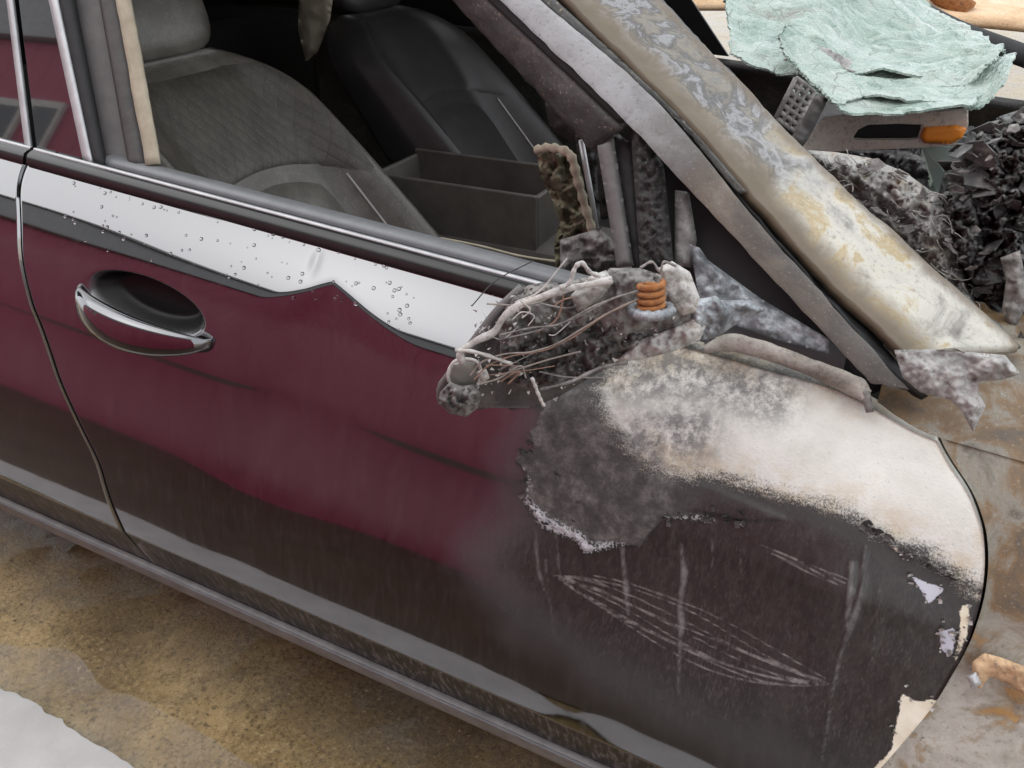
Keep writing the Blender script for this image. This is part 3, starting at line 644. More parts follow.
# ---- lumps traced in outline, with depth of their own
def lump(name, poly, yb_, T, mat, parent, step=2.5, amp=.004, scale=60, Rr=None, back=.5, seed=0.0, flat=False, ridged=False, **k):
    P = np.array(poly, float); x0, y0 = P.min(0)-step; x1, y1 = P.max(0)+step
    gx = np.arange(x0, x1+step, step); gy = np.arange(y0, y1+step, step)
    XX, YY = np.meshgrid(gx, gy, indexing='ij'); Q = np.stack([XX, YY], -1).reshape(-1, 2); d = sdpoly(Q, P)
    e = .5; gxn = (sdpoly(Q+[e, 0], P)-sdpoly(Q-[e, 0], P)); gyn = (sdpoly(Q+[0, e], P)-sdpoly(Q-[0, e], P))
    sn = np.abs(d) < step*.75
    Q[sn] -= (d[sn, None]*np.stack([gxn, gyn], -1)[sn]); d[sn] = 0
    keep = d >= -1e-6; Rr = Rr or max(4.0, d.max())
    dome = np.sqrt(np.clip(d/Rr, 0, 1)*(2-np.clip(d/Rr, 0, 1)))
    nx, ny = XX.shape; idf = -np.ones(len(Q), int); V = []; ib = -np.ones(len(Q), int)
    yf = yb_ if callable(yb_) else (lambda a, b: yb_)
    for i in range(len(Q)):
        if keep[i]:
            base = PY(Q[i, 0], Q[i, 1], yf(*Q[i])); h = fbm(base, scale, 5, seed)
            if ridged: h = 1-2.5*abs(h)
            idf[i] = len(V); V.append(PY(Q[i, 0], Q[i, 1], yf(*Q[i])-T*dome[i]-amp*h*(.25+.75*min(1, d[i]/5))))
    for i in range(len(Q)):
        if keep[i]: ib[i] = len(V); V.append(PY(Q[i, 0], Q[i, 1], yf(*Q[i])+T*back*dome[i]+.0015))
    F = []; cells = set()
    for i in range(nx-1):
        for j in range(ny-1):
            q = [i*ny+j, i*ny+j+1, (i+1)*ny+j+1, (i+1)*ny+j]
            if all(keep[z] for z in q): cells.add((i, j)); F.append(tuple(idf[z] for z in q)); F.append(tuple(ib[z] for z in q[::-1]))
    for (i, j) in cells:
        for (di, dj, a, b) in ((-1, 0, (i, j), (i, j+1)), (1, 0, (i+1, j+1), (i+1, j)), (0, 1, (i, j+1), (i+1, j+1)), (0, -1, (i+1, j), (i, j))):
            if (i+di, j+dj) not in cells:
                a_ = a[0]*ny+a[1]; b_ = b[0]*ny+b[1]; F.append((idf[b_], idf[a_], ib[a_], ib[b_]))
    used = sorted({v for f in F for v in f}); mp_ = {v: n for n, v in enumerate(used)}
    return mk(name, [V[v] for v in used], [tuple(mp_[v] for v in f) for f in F], mat, parent, **k)

lump('torn_flange', [(972, 662), (984, 653), (1000, 657), (1040, 672), (1040, 704), (1008, 684), (990, 676), (980, 690), (972, 682)], lambda a, b: float(S(a, b)[1])-.004, .005, 'rust_pale', fender, amp=.006, scale=40)
lump('metal_clip', [(966, 676), (976, 672), (982, 684), (972, 690)], lambda a, b: float(S(a, b)[1])-.012, .004, 'alu', fender, amp=.002, step=1.5)
# quarter-light corner: grey upright, charred seal post, bracket, sail plate, trim rod
gy = lambda off: (lambda a, b: float(G(a, b, off)[1]))
lump('divider_post', [(597, 146), (613, 133), (634, 266), (617, 268)], gy(.03), .008, 'trim_grey', front_door, amp=.0006)
lump('divider_seal', [(613, 136), (632, 142), (643, 268), (632, 268)], gy(.04), .004, 'rubber', front_door, amp=.001)
lump('charred_post', [(630, 120), (648, 138), (664, 166), (674, 264), (640, 268)], gy(.02), .012, 'dark_char', front_door, amp=.005, scale=70, ridged=True)
lump('bracket', [(675, 190), (689, 192), (697, 240), (692, 268), (674, 266)], gy(.03), .008, 'grey_scorch', front_door, amp=.003)
extrude('corner_backing', [G(630, 110, .07), G(900, 384, .07), G(860, 400, .05), G(640, 330, .05)], (0, .01, 0), 'black', front_door)
lump('sail_plate', [(690, 244), (700, 248), (708, 260), (760, 298), (829, 339), (829, 355), (800, 346), (766, 337), (734, 325), (699, 300)], gy(.01), .006, 'alloy_melt', front_door, amp=.006, scale=45)
rod_ = strip('trim_strip', [G(704, 345, -.012), G(738, 334, -.014), G(800, 355, -.014), G(856, 376, -.014), G(870, 392, -.012)], [G(708, 350, -.008), G(738, 350, -.004), G(796, 368, -.004), G(848, 392, -.004), G(862, 398, -.008)], 'strip_scorch', front_door, .005, n=60, nv=8, bow=-.006, amp=.0015, scale=50)
lump('strip_hook', [(860, 388), (870, 390), (874, 412), (866, 413), (862, 400)], gy(-.014), .004, 'ash_grey', front_door, amp=.002, step=1.8)
lump('buckled_plate', [(894, 350), (930, 349), (1005, 355), (1021, 374), (1002, 380), (980, 381), (978, 392), (986, 406), (973, 432), (962, 412), (950, 400), (920, 392), (903, 378)], gy(-.02), .010, 'ash_plate', fender, amp=.012, scale=22, step=1.8)

# ---- curled paint flakes along the peeling edges
def curled(name, polys, n, mat, r0, r1):
    L = []
    for k in range(n):
        pl = random.choice(polys); i = random.randrange(len(pl)); a, b = np.array(pl[i], float), np.array(pl[(i+1) % len(pl)], float); p = a+(b-a)*random.random()+np.random.default_rng(k).normal(0, 3, 2)
        if p[0] > 985 or p[1] > 766: continue
        c = S(p[0], p[1], -.0022); r = random.uniform(r0, r1); th = random.uniform(0, 6.28); e1 = np.array([math.cos(th), -.25*math.sin(th), math.sin(th)]); e2 = np.array([-math.sin(th), -.25*math.cos(th), math.cos(th)]); cl = random.uniform(.3, 1.1); V = []
        for i_ in range(4):
            for j_ in range(3):
                u = (i_/3-.3)*r*1.6; v = (j_/2-.5)*r*random.uniform(.7, 1.1); V.append(c+e1*u*math.cos(cl*max(0, i_-1)*.5)+e2*v+np.array([0, -1, 0])*(max(0, u)*math.sin(cl)*.8))
        F = gridF(4, 3); m = len(V); V2 = [v+np.array([0, .0006, 0]) for v in V]; L.append((V+V2, F+[tuple(m+q for q in f[::-1]) for f in F]))
    V, F = joinVF(L); mk(name, V, F, mat, front_door, smooth=False, kind='stuff')
curled('paint_flakes', [FILM[2:11], FILM[2:11], [(660, 520), (700, 512), (740, 522)], [(860, 522), (955, 580)]], 90, 'ash_dark', .002, .0065)
curled('primer_flakes', PEEL+HOLE, 60, 'ash_white', .0015, .004)

# ---- rain drops standing on the shoulder
def drops():
    L = []
    for k in range(110):
        px = random.uniform(60, 430); py = 170+.27*px+random.uniform(6, 52)
        if random.random() < .35: py = 162+.262*px+random.uniform(0, 5)
        c = S(px, py, -.0003); r = random.choice((.0012, .0016, .0022, .003)); V = []
        n = np.array([0, -.62, .78]); a = np.array([1., 0, 0]); b = np.cross(n, a)
        for i, (q, h) in enumerate(((1, -.1), (.85, .28), (.5, .46))):
            for j in range(9): th = j*math.tau/9; V.append(c+r*q*(math.cos(th)*a+math.sin(th)*b)+n*h*r)
        V.append(c+n*r*.52); F = gridF(3, 9, True)+[(18+j, 18+(j+1) % 9, 27) for j in range(9)]; L.append((V, F))
    V, F = joinVF(L); mk('rain_drops', V, F, 'drop', front_door, kind='stuff')
drops()

# ---- door handle
def handle():
    A = S(74, 290, -.012); B = S(206, 344, -.012); n = 40; C = []; rad = []
    for i in range(n):
        u = i/(n-1); p = A+(B-A)*u; lift = .042*math.sin(math.pi*u)**.6
        p = p+np.array([0, -lift+.010, -.004+.010*math.sin(math.pi*u)*-.5]); C.append(p); rad.append(1.7*.0165*min(1, (math.sin(math.pi*min(max(u, .02), .98)))**.42)*(1.05-.25*u))
    V = []; t = (B-A)/np.linalg.norm(B-A)
    up = np.array([0, .25, 1.]); up -= t*(up@t); up /= np.linalg.norm(up); o = np.cross(t, up)
    m = 18
    for c, r in zip(C, rad):
        for k in range(m):
            th = 2*math.pi*k/m; ca, sa = math.cos(th), math.sin(th)
            V.append(c+up*r*1.05*math.copysign(abs(ca)**.8, ca)+o*r*.62*math.copysign(abs(sa)**.9, sa))
    F = gridF(n, m, True)+[tuple(range(m))[::-1], tuple(range((n-1)*m, n*m))]
    at = {k: np.full(len(V), -500.) for k in ('ash', 'film', 'burn', 'peel', 'hole')}; at.update({k: np.full(len(V), 500.) for k in ('crust', 'drip', 'scr', 'smut')}); at.update({k: np.zeros(len(V)) for k in ('low', 'kick', 'dusty', 'recess_shade', 'fade')})
    h = mk('door_handle', V, F, 'paint', front_door, attrs=at)
    return h
handle()

# ------------------------------------------------------------------ cabin
def roundbox(name, x0, x1, y0, y1, z0, z1, mat, parent, bev=.01, **k):
    V, F = boxVF(x0, x1, y0, y1, z0, z1); return mk(name, V, F, mat, parent, smooth=False, bevel=bev, **k)
def seat(cy, mats, label, dx=0.0):
    body, quilt, pip = mats
    # backrest: closed rings from hip to shoulder, bolsters thrown forward
    nv, m = 46, 64; V = []
    def ring(v, m):
        z = .42+.575*v; xc = -.10-(z-.6)*.72+dx
        hw = .265-.02*v-.115*max(0, (v-.80)/.2)**2.2; dep = .075*(1-.30*v)
        if v > .93: dep *= math.sqrt(max(.03, 1-((v-.93)/.072)**2))
        o = []
        for k in range(m):
            th = 2*math.pi*k/m; c, s_ = math.cos(th), math.sin(th)
            y = hw*math.copysign(abs(c)**.55, c); q = abs(y)/hw
            x = dep*math.copysign(abs(s_)**.5, s_)
            if s_ > 0: x += .19*(sstep(.50, .86, q)-.55*sstep(.86, 1.0, q))*(1-v)**.55*min(1, .4+v*3)
            o.append((xc+x, cy+y, z+(.03*x if s_ > 0 else 0)))
        return o
    for i in range(nv): V += ring(i/(nv-1), m)
    F = gridF(nv, m, True)+[tuple(range(m)), tuple(range((nv-1)*m, nv*m))[::-1]]
    st = mk('front_seat', V, F, body, car, label=label)
    # quilted centre panel, proud of the backrest
    V = []
    for i in range(30):
        v = .57+.385*i/29
        for j in range(26):
            q = -1+2*j/25; z = .42+.575*v; xc = -.10-(z-.6)*.72+dx; dep = .075*(1-.30*v)
            hw = (.265-.02*v-.115*max(0, (v-.80)/.2)**2.2)*.84; pad = .012*(1-abs(q)**6)*(1-abs(2*i/29-1)**8)
            z += .045*(1-q*q)*(1-i/29); xb = .19*sstep(.50, .86, abs(q)*.84)*(1-v)**.55
            V.append((xc-.72*.045*(1-q*q)*(1-i/29)+dep*.985+pad+xb*.98-.002, cy+hw*q, z))
    mk('quilted_panel', V, gridF(30, 26), quilt, st)
    V = []
    for i in range(14):
        v = .04+.50*i/13
        for j in range(26):
            q = -1+2*j/25; z = .42+.575*v; xc = -.10-(z-.6)*.72+dx; hw = .168; dep = .075*(1-.30*v); pad = .020*(1-abs(q)**4)*(1-abs(2*i/13-1)**6)
            zz = .045*(1-q*q)*i/13; z += zz; xc -= .72*zz
            V.append((xc+dep*.985+pad-.003, cy+hw*q, z))
    mk('lumbar_panel', V, gridF(14, 26), body, st)
    for sgn in (-1, 1):
        L = []
        for i in range(40):
            v = .06+.52*i/39; r = ring(v, 240); hw = .265-.02*v-.115*max(0, (v-.80)/.2)**2.2
            best = min((p for p in r if (p[1]-cy)*sgn > 0 and p[0] > -.10-((.42+.575*v)-.6)*.72+dx), key=lambda p: abs(abs(p[1]-cy)-hw*.66)); L.append((best[0]+.001, best[1], best[2]))
        tube('piping', L, .0028, pip, st, n=6)
    # headrest and cushion
    V = []; nv2, m2 = 16, 40
    for i in range(nv2):
        a = -math.pi/2+math.pi*i/(nv2-1); z = 1.10+.105*math.copysign(abs(math.sin(a))**.7, math.sin(a)); rr = max(.05, math.cos(a))**.35
        for k in range(m2):
            th = 2*math.pi*k/m2; c, s_ = math.cos(th), math.sin(th)
            V.append((-.415+dx-(z-1.08)*.35+.055*rr*math.copysign(abs(s_)**.6, s_), cy+.145*rr*math.copysign(abs(c)**.5, c), z))
    mk('headrest', V, gridF(nv2, m2, True)+[tuple(range(m2)), tuple(range((nv2-1)*m2, nv2*m2))[::-1]], body, st)
    V = []; n1, n2 = 40, 36
    for i in range(n1):
        u = i/(n1-1); x = -.12+.55*u+dx
        for j in range(n2):
            th = 2*math.pi*j/n2; c, s_ = math.cos(th), math.sin(th); e = math.sqrt(max(.02, 1-max(0, (u-.86)/.145)**2))
            y = .265*math.copysign(abs(c)**.5, c); z = .42+.075*e*math.copysign(abs(s_)**.5, s_)
            if s_ > 0: z += .055*sstep(.55, .85, abs(y)/.265)*e
            V.append((x, cy+y, z))
    mk('seat_cushion', V, gridF(n1, n2, True)+[tuple(range(n2)), tuple(range((n1-1)*n2, n1*n2))[::-1]], body, st)
    return st
seat(.54, ('leather', 'leather_quilt', 'piping'), 'sooty front seat beside the burnt door, quilted backrest', .07)
seat(1.30, ('leather_dark', 'leather_dark', 'piping'), 'far front seat beyond the centre console, soot covered', .02)

# centre console with an open bin
con = roundbox('centre_console', -.05, .66, .835, 1.05, .28, .60, 'console', car, .02)
def openbox(name, x0, x1, y0, y1, z0, z1, t, mat, parent):
    L = [boxVF(x0, x1, y0, y0+t, z0, z1), boxVF(x0, x1, y1-t, y1, z0, z1+.015), boxVF(x0, x0+t, y0+t, y1-t, z0, z1+.005), boxVF(x1-t, x1, y0+t, y1-t, z0, z1-.005), boxVF(x0+t, x1-t, y0+t, y1-t, z0, z0+t)]
    V, F = joinVF(L); return mk(name, V, F, mat, parent, smooth=False, bevel=.003)
openbox('storage_bin', -.06, .345, .845, 1.02, .560, .715, .012, 'console', con)
roundbox('armrest_lid', -.30, -.02, .83, 1.05, .50, .64, 'leather_dark', con, .02)
roundbox('console_trim', -.05, .45, .815, .838, .50, .535, 'trim_light', con, .006)
roundbox('side_trim', .08, .56, .66, .80, .46, .50, 'tan_floor', con, .01)
# cabin shell
def roofshell():
    V = []
    for i in range(30):
        x = -1.5+1.74*i/29
        for j in range(24):
            q = -1+2*j/23; y = .95+.55*q; V.append((x, y, 1.36+.07*(1-q*q)-.06*max(0, (x-.0)/.24)**2-.10*max(0, (-x-.9)/.6)**2))
    return V
mk('roof', roofshell(), gridF(30, 24), 'grey_scorch', car, thick=.02)
def farp(t): return 1.9-_y[min(2000, int(t*2000))]
V = []
for i in range(40):
    x = -1.35+2.6*i/39
    for j in range(30): t = j/29; V.append((x, 1.9-float(np.interp(t, _ts, _y)), ZLO+t*(float(zbelt(x))-ZLO)))
far = mk('far_side', V, gridF(40, 30), 'dark_char', car, thick=.02)
extrude('far_window', [(-1.3, 1.73, .95), (.50, 1.73, .86), (.15, 1.52, 1.36), (-1.3, 1.52, 1.38)], (0, .01, 0), 'black', far)
tube('far_pillar', [(.18, 1.52, 1.36), (.6, 1.62, 1.10), (.82, 1.68, .97), (1.08, 1.72, .84)], [.035, .04, .045, .05], 'grey_scorch', car, n=10)
V, F = boxVF(-1.38, -1.30, .1, 1.8, .25, 1.36); mk('rear_bulkhead', V, F, 'black', car, smooth=False)
roundbox('rear_bench', -1.25, -.85, .25, 1.65, .3, .95, 'leather_dark', car, .05)
# hanging tan headliner scrap in the gloom
lump('headliner_scrap', [(300, -40), (338, -40), (330, 20), (318, 52), (306, 62), (298, 30)], 1.15, .01, 'belt_tan', car, step=3.5, amp=.01, scale=25)
# dash end and burnt airbag cloth inside the window
roundbox('dashboard_beam', .78, 1.02, .34, 1.66, .62, .80, 'dark_char', car, .03)
bag = lump('burnt_airbag', [(536, 150), (548, 145), (572, 150), (582, 172), (588, 205), (596, 232), (588, 250), (572, 266), (556, 270), (554, 244), (560, 222), (552, 200), (540, 175)], .42, .02, 'airbag', car, amp=.02, scale=30, ridged=True, label='scorched olive airbag cloth hanging behind the door')
tube('airbag_hem', curve([PY(536, 150, .39), PY(552, 148, .385), PY(570, 155, .38), (PY(577, 178, .38)), PY(585, 206, .385), PY(592, 234, .39), PY(584, 252, .39)], 40), [.006+.0015*math.sin(i*1.9) for i in range(40)], 'belt_tan', bag, n=8)
lump('dash_remnant', [(575, 135), (590, 132), (596, 150), (598, 190), (602, 236), (594, 262), (586, 240), (582, 190)], .45, .015, 'dark_char', car, amp=.012, scale=60)
tube('steel_strut', [PY(581, 140, .40), PY(590, 190, .40), PY(600, 250, .40)], .004, 'alu', car)
lump('dash_end', [(543, 95), (600, 120), (640, 150), (640, 215), (600, 220), (585, 150), (550, 130)], .60, .03, 'dark_char', car, step=4, amp=.02, scale=20)
lump('ash_pile', [(560, 240), (600, 228), (622, 250), (622, 272), (560, 276)], .36, .02, 'ash_grey', car, amp=.015, scale=60)
tube('loose_wire', curve([PY(440, 238, .45), PY(480, 246, .44), PY(520, 256, .43), PY(560, 262, .42)], 20), .002, 'belt_tan', car, n=5)

# ------------------------------------------------------------------ door mirror, burnt to its bones
def my(a, b): return -.01+.13*(a-450)/250
mir = lump('door_mirror', [(519, 287), (545, 282), (580, 284), (620, 300), (650, 325), (632, 350), (600, 372), (560, 396), (530, 408), (490, 408), (462, 412), (444, 404), (441, 386), (478, 336)], lambda a, b: my(a, b)+.016, .010, 'shell', front_door, amp=.003, scale=30, label='burnt-out mirror stripped to brackets, wires and a rusty coil spring')
tube('shell_edge', curve([PY(522, 287, my(522, 0)-.0), PY(500, 308, my(500, 0)-.004), PY(478, 336, my(478, 0)-.006), PY(452, 371, my(452, 0)-.004), PY(441, 388, my(441, 0)), PY(443, 402, my(443, 0)+.004), PY(456, 411, my(456, 0)+.01)], 30), [.0045]*30, 'trim_grey', mir, n=8)
for i, (pl, dy, T, am, sc_, mt) in enumerate([
    ([(504, 304), (528, 285), (552, 284), (585, 300), (575, 330), (540, 352), (514, 360), (500, 345), (497, 322)], .0, .020, .014, 60, 'ash_grey'),
    ([(500, 345), (545, 335), (600, 315), (640, 318), (648, 340), (612, 366), (570, 388), (530, 392), (500, 380)], -.004, .022, .018, 75, 'ash_dark'),
    ([(540, 290), (590, 276), (625, 285), (628, 310), (585, 335), (560, 330)], -.006, .014, .010, 70, 'ash_grey'),
    ([(580, 300), (610, 268), (640, 268), (662, 275), (690, 300), (700, 325), (670, 345), (630, 356), (600, 350), (590, 330)], -.006, .024, .012, 38, 'ash_grey'),
    ([(570, 296), (590, 276), (606, 270), (614, 282), (600, 300), (578, 312)], -.030, .012, .004, 50, 'ash_white'),
    ([(658, 268), (672, 261), (690, 272), (700, 298), (696, 312), (682, 316), (670, 304), (664, 285)], -.024, .010, .005, 50, 'ash_white'),
    ([(640, 340), (668, 330), (694, 318), (708, 322), (700, 340), (672, 352), (640, 360), (612, 364)], -.02, .010, .010, 55, 'ash_white'),
    ([(690, 300), (716, 296), (734, 312), (720, 336), (696, 342), (688, 325)], -.012, .012, .008, 50, 'alloy_melt'),
    ([(696, 300), (750, 300), (766, 310), (740, 322), (705, 345), (698, 330)], .01, .008, .008, 50, 'alloy_melt')]):
    lump('charred_bracket' if mt != 'alloy_melt' else 'melted_stub', pl, lambda a, b, dy=dy: my(a, b)+dy, T, mt, mir, amp=am, scale=sc_, seed=i*3.1, step=2)
lump('foam_lump', [(440, 392), (450, 382), (462, 386), (474, 384), (482, 394), (478, 408), (466, 417), (450, 414), (438, 404)], lambda a, b: my(a, b)-.03, .018, 'ash_grey', mir, amp=.012, scale=90, step=1.6)
lump('mirror_disc', [(449, 375), (453, 364), (464, 360), (476, 363), (480, 374), (476, 386), (466, 391), (454, 387)], lambda a, b: my(a, b)-.02, .003, 'mirror_back', mir, amp=.0004, step=1.6)
mq = lambda pts, dy=-.04: curve([PY(a, b, my(a, b)+dy) for a, b in pts], 12*len(pts))
rod = mq([(462, 362), (461, 352), (476, 341), (494, 332), (504, 317), (520, 305), (543, 296), (566, 289), (592, 284), (612, 280)], -.05)
tube('support_rod', rod, [.0034+.0006*math.sin(i*.23) for i in range(len(rod))], 'ash_white', mir, n=8)
tube('disc_rim', mq([(452, 388), (448, 376), (453, 363), (464, 359), (477, 362), (481, 374), (477, 388)], -.024), .0018, 'ash_white', mir, n=6)
for pts, r_, m_ in [([(560, 288), (570, 282), (575, 268), (582, 263), (590, 272), (600, 276)], .0035, 'ash_white'), ([(470, 376), (482, 362), (505, 354), (530, 352), (556, 344), (580, 330), (610, 312), (640, 298), (652, 290)], .0013, 'wire'),
     ([(474, 380), (488, 366), (512, 356), (545, 350), (575, 336), (604, 316), (650, 294)], .0012, 'copper'), ([(500, 335), (530, 328), (560, 324), (590, 308), (620, 296), (648, 290)], .0014, 'ash_grey'),
     ([(498, 340), (540, 330), (575, 318), (610, 300), (646, 288)], .0012, 'ash_grey'), ([(500, 382), (512, 374), (520, 372), (508, 384)], .0014, 'copper'), ([(480, 384), (500, 378), (520, 366), (526, 378)], .0014, 'wire'),
     ([(532, 378), (536, 388), (540, 398), (544, 406)], .003, 'ash_white'), ([(540, 390), (570, 382), (600, 368), (628, 362)], .0028, 'ash_grey'), ([(520, 300), (530, 310), (522, 318)], .0012, 'ash_white'),
     ([(512, 320), (522, 312), (534, 316), (528, 326)], .001, 'ash_white'), ([(455, 350), (475, 352), (500, 360), (512, 364)], .003, 'ash_white'), ([(640, 268), (652, 262), (660, 272), (664, 262), (676, 266)], .002, 'ash_grey')]:
    L = mq(pts, -.055); tube('wire', L, [r_*.62*(1+.15*math.sin(k*.6)) for k in range(len(L))], m_, mir, n=6)
lump('plug', [(476, 372), (486, 368), (490, 378), (482, 384)], lambda a, b: my(a, b)-.045, .004, 'ash_white', mir, amp=.001, step=1.5)
lump('torn_tab', [(552, 384), (558, 381), (560, 392), (556, 402), (551, 398)], lambda a, b: my(a, b)+.02, .004, 'ash_white', mir, amp=.001, step=1.5)
lump('drooping_skin', [(490, 398), (520, 402), (548, 392), (560, 380), (540, 376), (500, 384)], lambda a, b: my(a, b)+.03, .010, 'shell', mir, amp=.002)
cr = []
MZ = [(470, 300), (520, 285), (600, 275), (690, 270), (705, 330), (640, 358), (560, 395), (500, 395), (462, 400)]
for k in range(520):
    px_, py_ = random.uniform(440, 710), random.uniform(262, 412)
    if sdpoly(np.array([[px_, py_]]), MZ)[0] < 2: continue
    c = PY(px_, py_, my(px_, py_)-random.uniform(.012, .034)); r_ = random.uniform(.0008, .0034)
    P_ = [c+r_*np.array([random.uniform(-1, 1) for _ in range(3)]) for _ in range(5)]
    cr.append((P_, [(0, 1, 2), (0, 2, 3), (0, 3, 1), (1, 3, 2), (1, 2, 4), (2, 3, 4), (1, 4, 3)]))
V, F = joinVF(cr); mk('ash_crumbs', V, F, 'ash_white', mir, smooth=False, kind='stuff')
for k in range(16):
    a0 = (random.uniform(470, 560), random.uniform(300, 390)); a1 = (a0[0]+random.uniform(20, 90), a0[1]-random.uniform(-6, 46)); am = ((a0[0]+a1[0])/2+random.uniform(-8, 8), (a0[1]+a1[1])/2+random.uniform(-8, 12))
    tube('wire', mq([a0, am, a1], -.03-.02*random.random()), random.choice((.0005, .0006, .0009)), random.choice(('wire', 'ash_grey', 'ash_white', 'copper', 'dark_char')), mir, n=5)
# coil spring and its ring
sc0 = PY(651, 304, my(651, 0)-.055); ax = np.array([-.10, .12, 1.0]); ax /= np.linalg.norm(ax); e1 = np.cross(ax, [0, 1, 0]); e1 /= np.linalg.norm(e1); e2 = np.cross(ax, e1)
hel = [sc0+ax*(-.004+.024*i/90)+.0105*(math.cos(i*2*math.pi/25)*e1+math.sin(i*2*math.pi/25)*e2) for i in range(91)]
tube('coil_spring', hel, .0031, 'rust', mir, n=10)
tube('spring_seat', [sc0-ax*.006+.0175*(math.cos(i*math.pi/16)*e1+math.sin(i*math.pi/16)*e2) for i in range(33)], [.005+.001*math.sin(i*2.3) for i in range(33)], 'alloy_melt', mir, n=8)
tube('spring_core', [sc0-ax*.012, sc0+ax*.010], [.008, .0055], 'dark_char', mir, n=10)

# ------------------------------------------------------------------ windscreen remains and the burnt dash
def crumple(name, L0, L1, y0, y1, mat, amp, scale, seed, thick=.003, nu=90, nv=50, parent=None, folds=()):
    rs = random.Random(seed*7+1); CRS = [(rs.uniform(-1, 1), rs.uniform(-1, 1), rs.uniform(.2, .8), rs.uniform(.4, 1)*rs.choice((-1, 1))) for _ in range(9)]
    A = curve([PY(a, b, y) for (a, b), y in zip(L0, y0)], nu); B = curve([PY(a, b, y) for (a, b), y in zip(L1, y1)], nu); V = []
    for i in range(nu):
        for j in range(nv):
            v = j/(nv-1); p = A[i]*(1-v)+B[i]*v; u = i/(nu-1)
            h = amp*(1-2.2*abs(fbm((p[0]*.55+p[1]*.5, p[1]*1.3-p[0]*.6, 0), scale*.7, 2, seed)))+amp*.55*(1-2*abs(fbm((p[0]*.5, p[1], 0), scale*3, 3, seed)))
            h = h*.5+amp*2.6*sum(w_*abs(a_*(u-c_)*2.2+b_*(v-c_)) for a_, b_, c_, w_ in CRS)/2.2-amp*1.2
            for (u0, v0, su, sv, hh) in folds: h += hh*math.exp(-((u-u0)/su)**2-((v-v0)/sv)**2)
            ed = min(u, 1-u, v, 1-v)
            r_ = (.0025 if ed < 1e-6 else 0)
            V.append(p+np.array([random.uniform(-r_, r_), random.uniform(-r_, r_), h]))
    return mk(name, V, gridF(nu, nv), mat, parent, smooth=False, thick=thick)
ws = thing('shattered_windscreen', tuple(PY(860, 100, .75)), 'crumpled sheet of crazed green laminated glass lying across the dash', 'windscreen')
crumple('glass_sheet', [(728, 76), (760, 78), (800, 76), (850, 92), (900, 100), (960, 100), (985, 96)], [(714, -40), (780, -40), (860, -38), (900, -30), (935, 0), (975, 30), (1004, 62)], [.66, .64, .62, .63, .64, .68, .72], [1.25, 1.28, 1.3, 1.3, 1.25, 1.15, .95], 'crackle_glass', .030, 5, 2.0, nu=110, nv=60, folds=((.3, .5, .08, .3, .025), (.62, .35, .25, .08, -.02), (.5, .7, .3, .06, .02)), parent=ws)
for q, (L0, L1, y0, y1, am, sd_) in enumerate((
    ([(790, 100), (830, 104), (844, 113), (900, 116), (972, 113)], [(812, 66), (836, 72), (862, 80), (910, 86), (985, 88)], [.58, .57, .56, .56, .6], [.66, .66, .67, .68, .72], .010, 5.0),
    ([(840, 108), (880, 96), (930, 98), (978, 104), (1004, 84)], [(850, 70), (880, 66), (930, 66), (980, 64), (1012, 66)], [.60, .60, .60, .62, .66], [.72, .74, .76, .80, .84], .012, 8.0),
    ([(778, 36), (792, 62), (812, 84), (834, 104)], [(786, 28), (816, 48), (846, 70), (864, 96)], [.62, .60, .58, .56], [.66, .66, .64, .60], .010, 11.0),
    ([(836, 66), (880, 62), (930, 70)], [(838, 52), (884, 46), (940, 56)], [.68, .68, .70], [.76, .78, .80], .008, 14.0))):
    crumple('glass_flap', L0, L1, y0, y1, 'crackle_glass', am, 9, sd_, nu=50, nv=18, parent=ws)
crumple('interlayer_scrap', [(770, 66), (800, 56), (846, 66), (868, 74)], [(774, 58), (804, 48), (850, 58), (872, 66)], [.66, .66, .68, .68], [.70, .70, .72, .72], 'ash_plate', .008, 12, 3.0, nu=40, nv=8, parent=ws)
dp = lambda a, b, y=.66: PY(a, b, y)
def ringpanel(name, outer, inner, y, th, mat, parent):
    n = len(outer); o = [PY(a, b, y) for a, b in outer]; i_ = [PY(a, b, y) for a, b in inner]; d = np.array([0, th, 0])
    V = o+i_+[p+d for p in o]+[p+d for p in i_]; F = []
    for k in range(n):
        k2 = (k+1) % n
        F += [(k, k2, n+k2, n+k), (2*n+k2, 2*n+k, 3*n+k, 3*n+k2), (k2, k, 2*n+k, 2*n+k2), (n+k, n+k2, 3*n+k2, 3*n+k)]
    return mk(name, V, F, mat, parent, smooth=False, bevel=.0015)
pan = ringpanel('instrument_panel', [(800, 150), (822, 118), (872, 112), (924, 112), (968, 110), (968, 126), (956, 145), (922, 148), (870, 150), (830, 152)], [(852, 139), (858, 130), (868, 125), (900, 124), (921, 125), (920, 130), (917, 139), (905, 140), (880, 140), (862, 140)], .66, .012, 'panel_metal', car)
pan['label'] = 'scorched metal panel with a slot and an orange end below the glass'
extrude('slot_back', [PY(850, 122, .70), PY(924, 122, .70), PY(920, 143, .70), PY(850, 143, .70)], (0, .01, 0), 'black', pan, bevel=0)
lump('orange_marker', [(924, 127), (956, 125), (967, 128), (962, 138), (950, 144), (924, 143), (920, 136)], .657, .006, 'orange', pan, amp=.0004, step=2, Rr=5)
extrude('glass_shard', [PY(921, 146, .69), PY(957, 147, .69), PY(960, 156, .68), PY(944, 172, .67), PY(938, 196, .66), PY(930, 190, .67)], (0, .006, 0), 'shard_glass', ws, bevel=0)
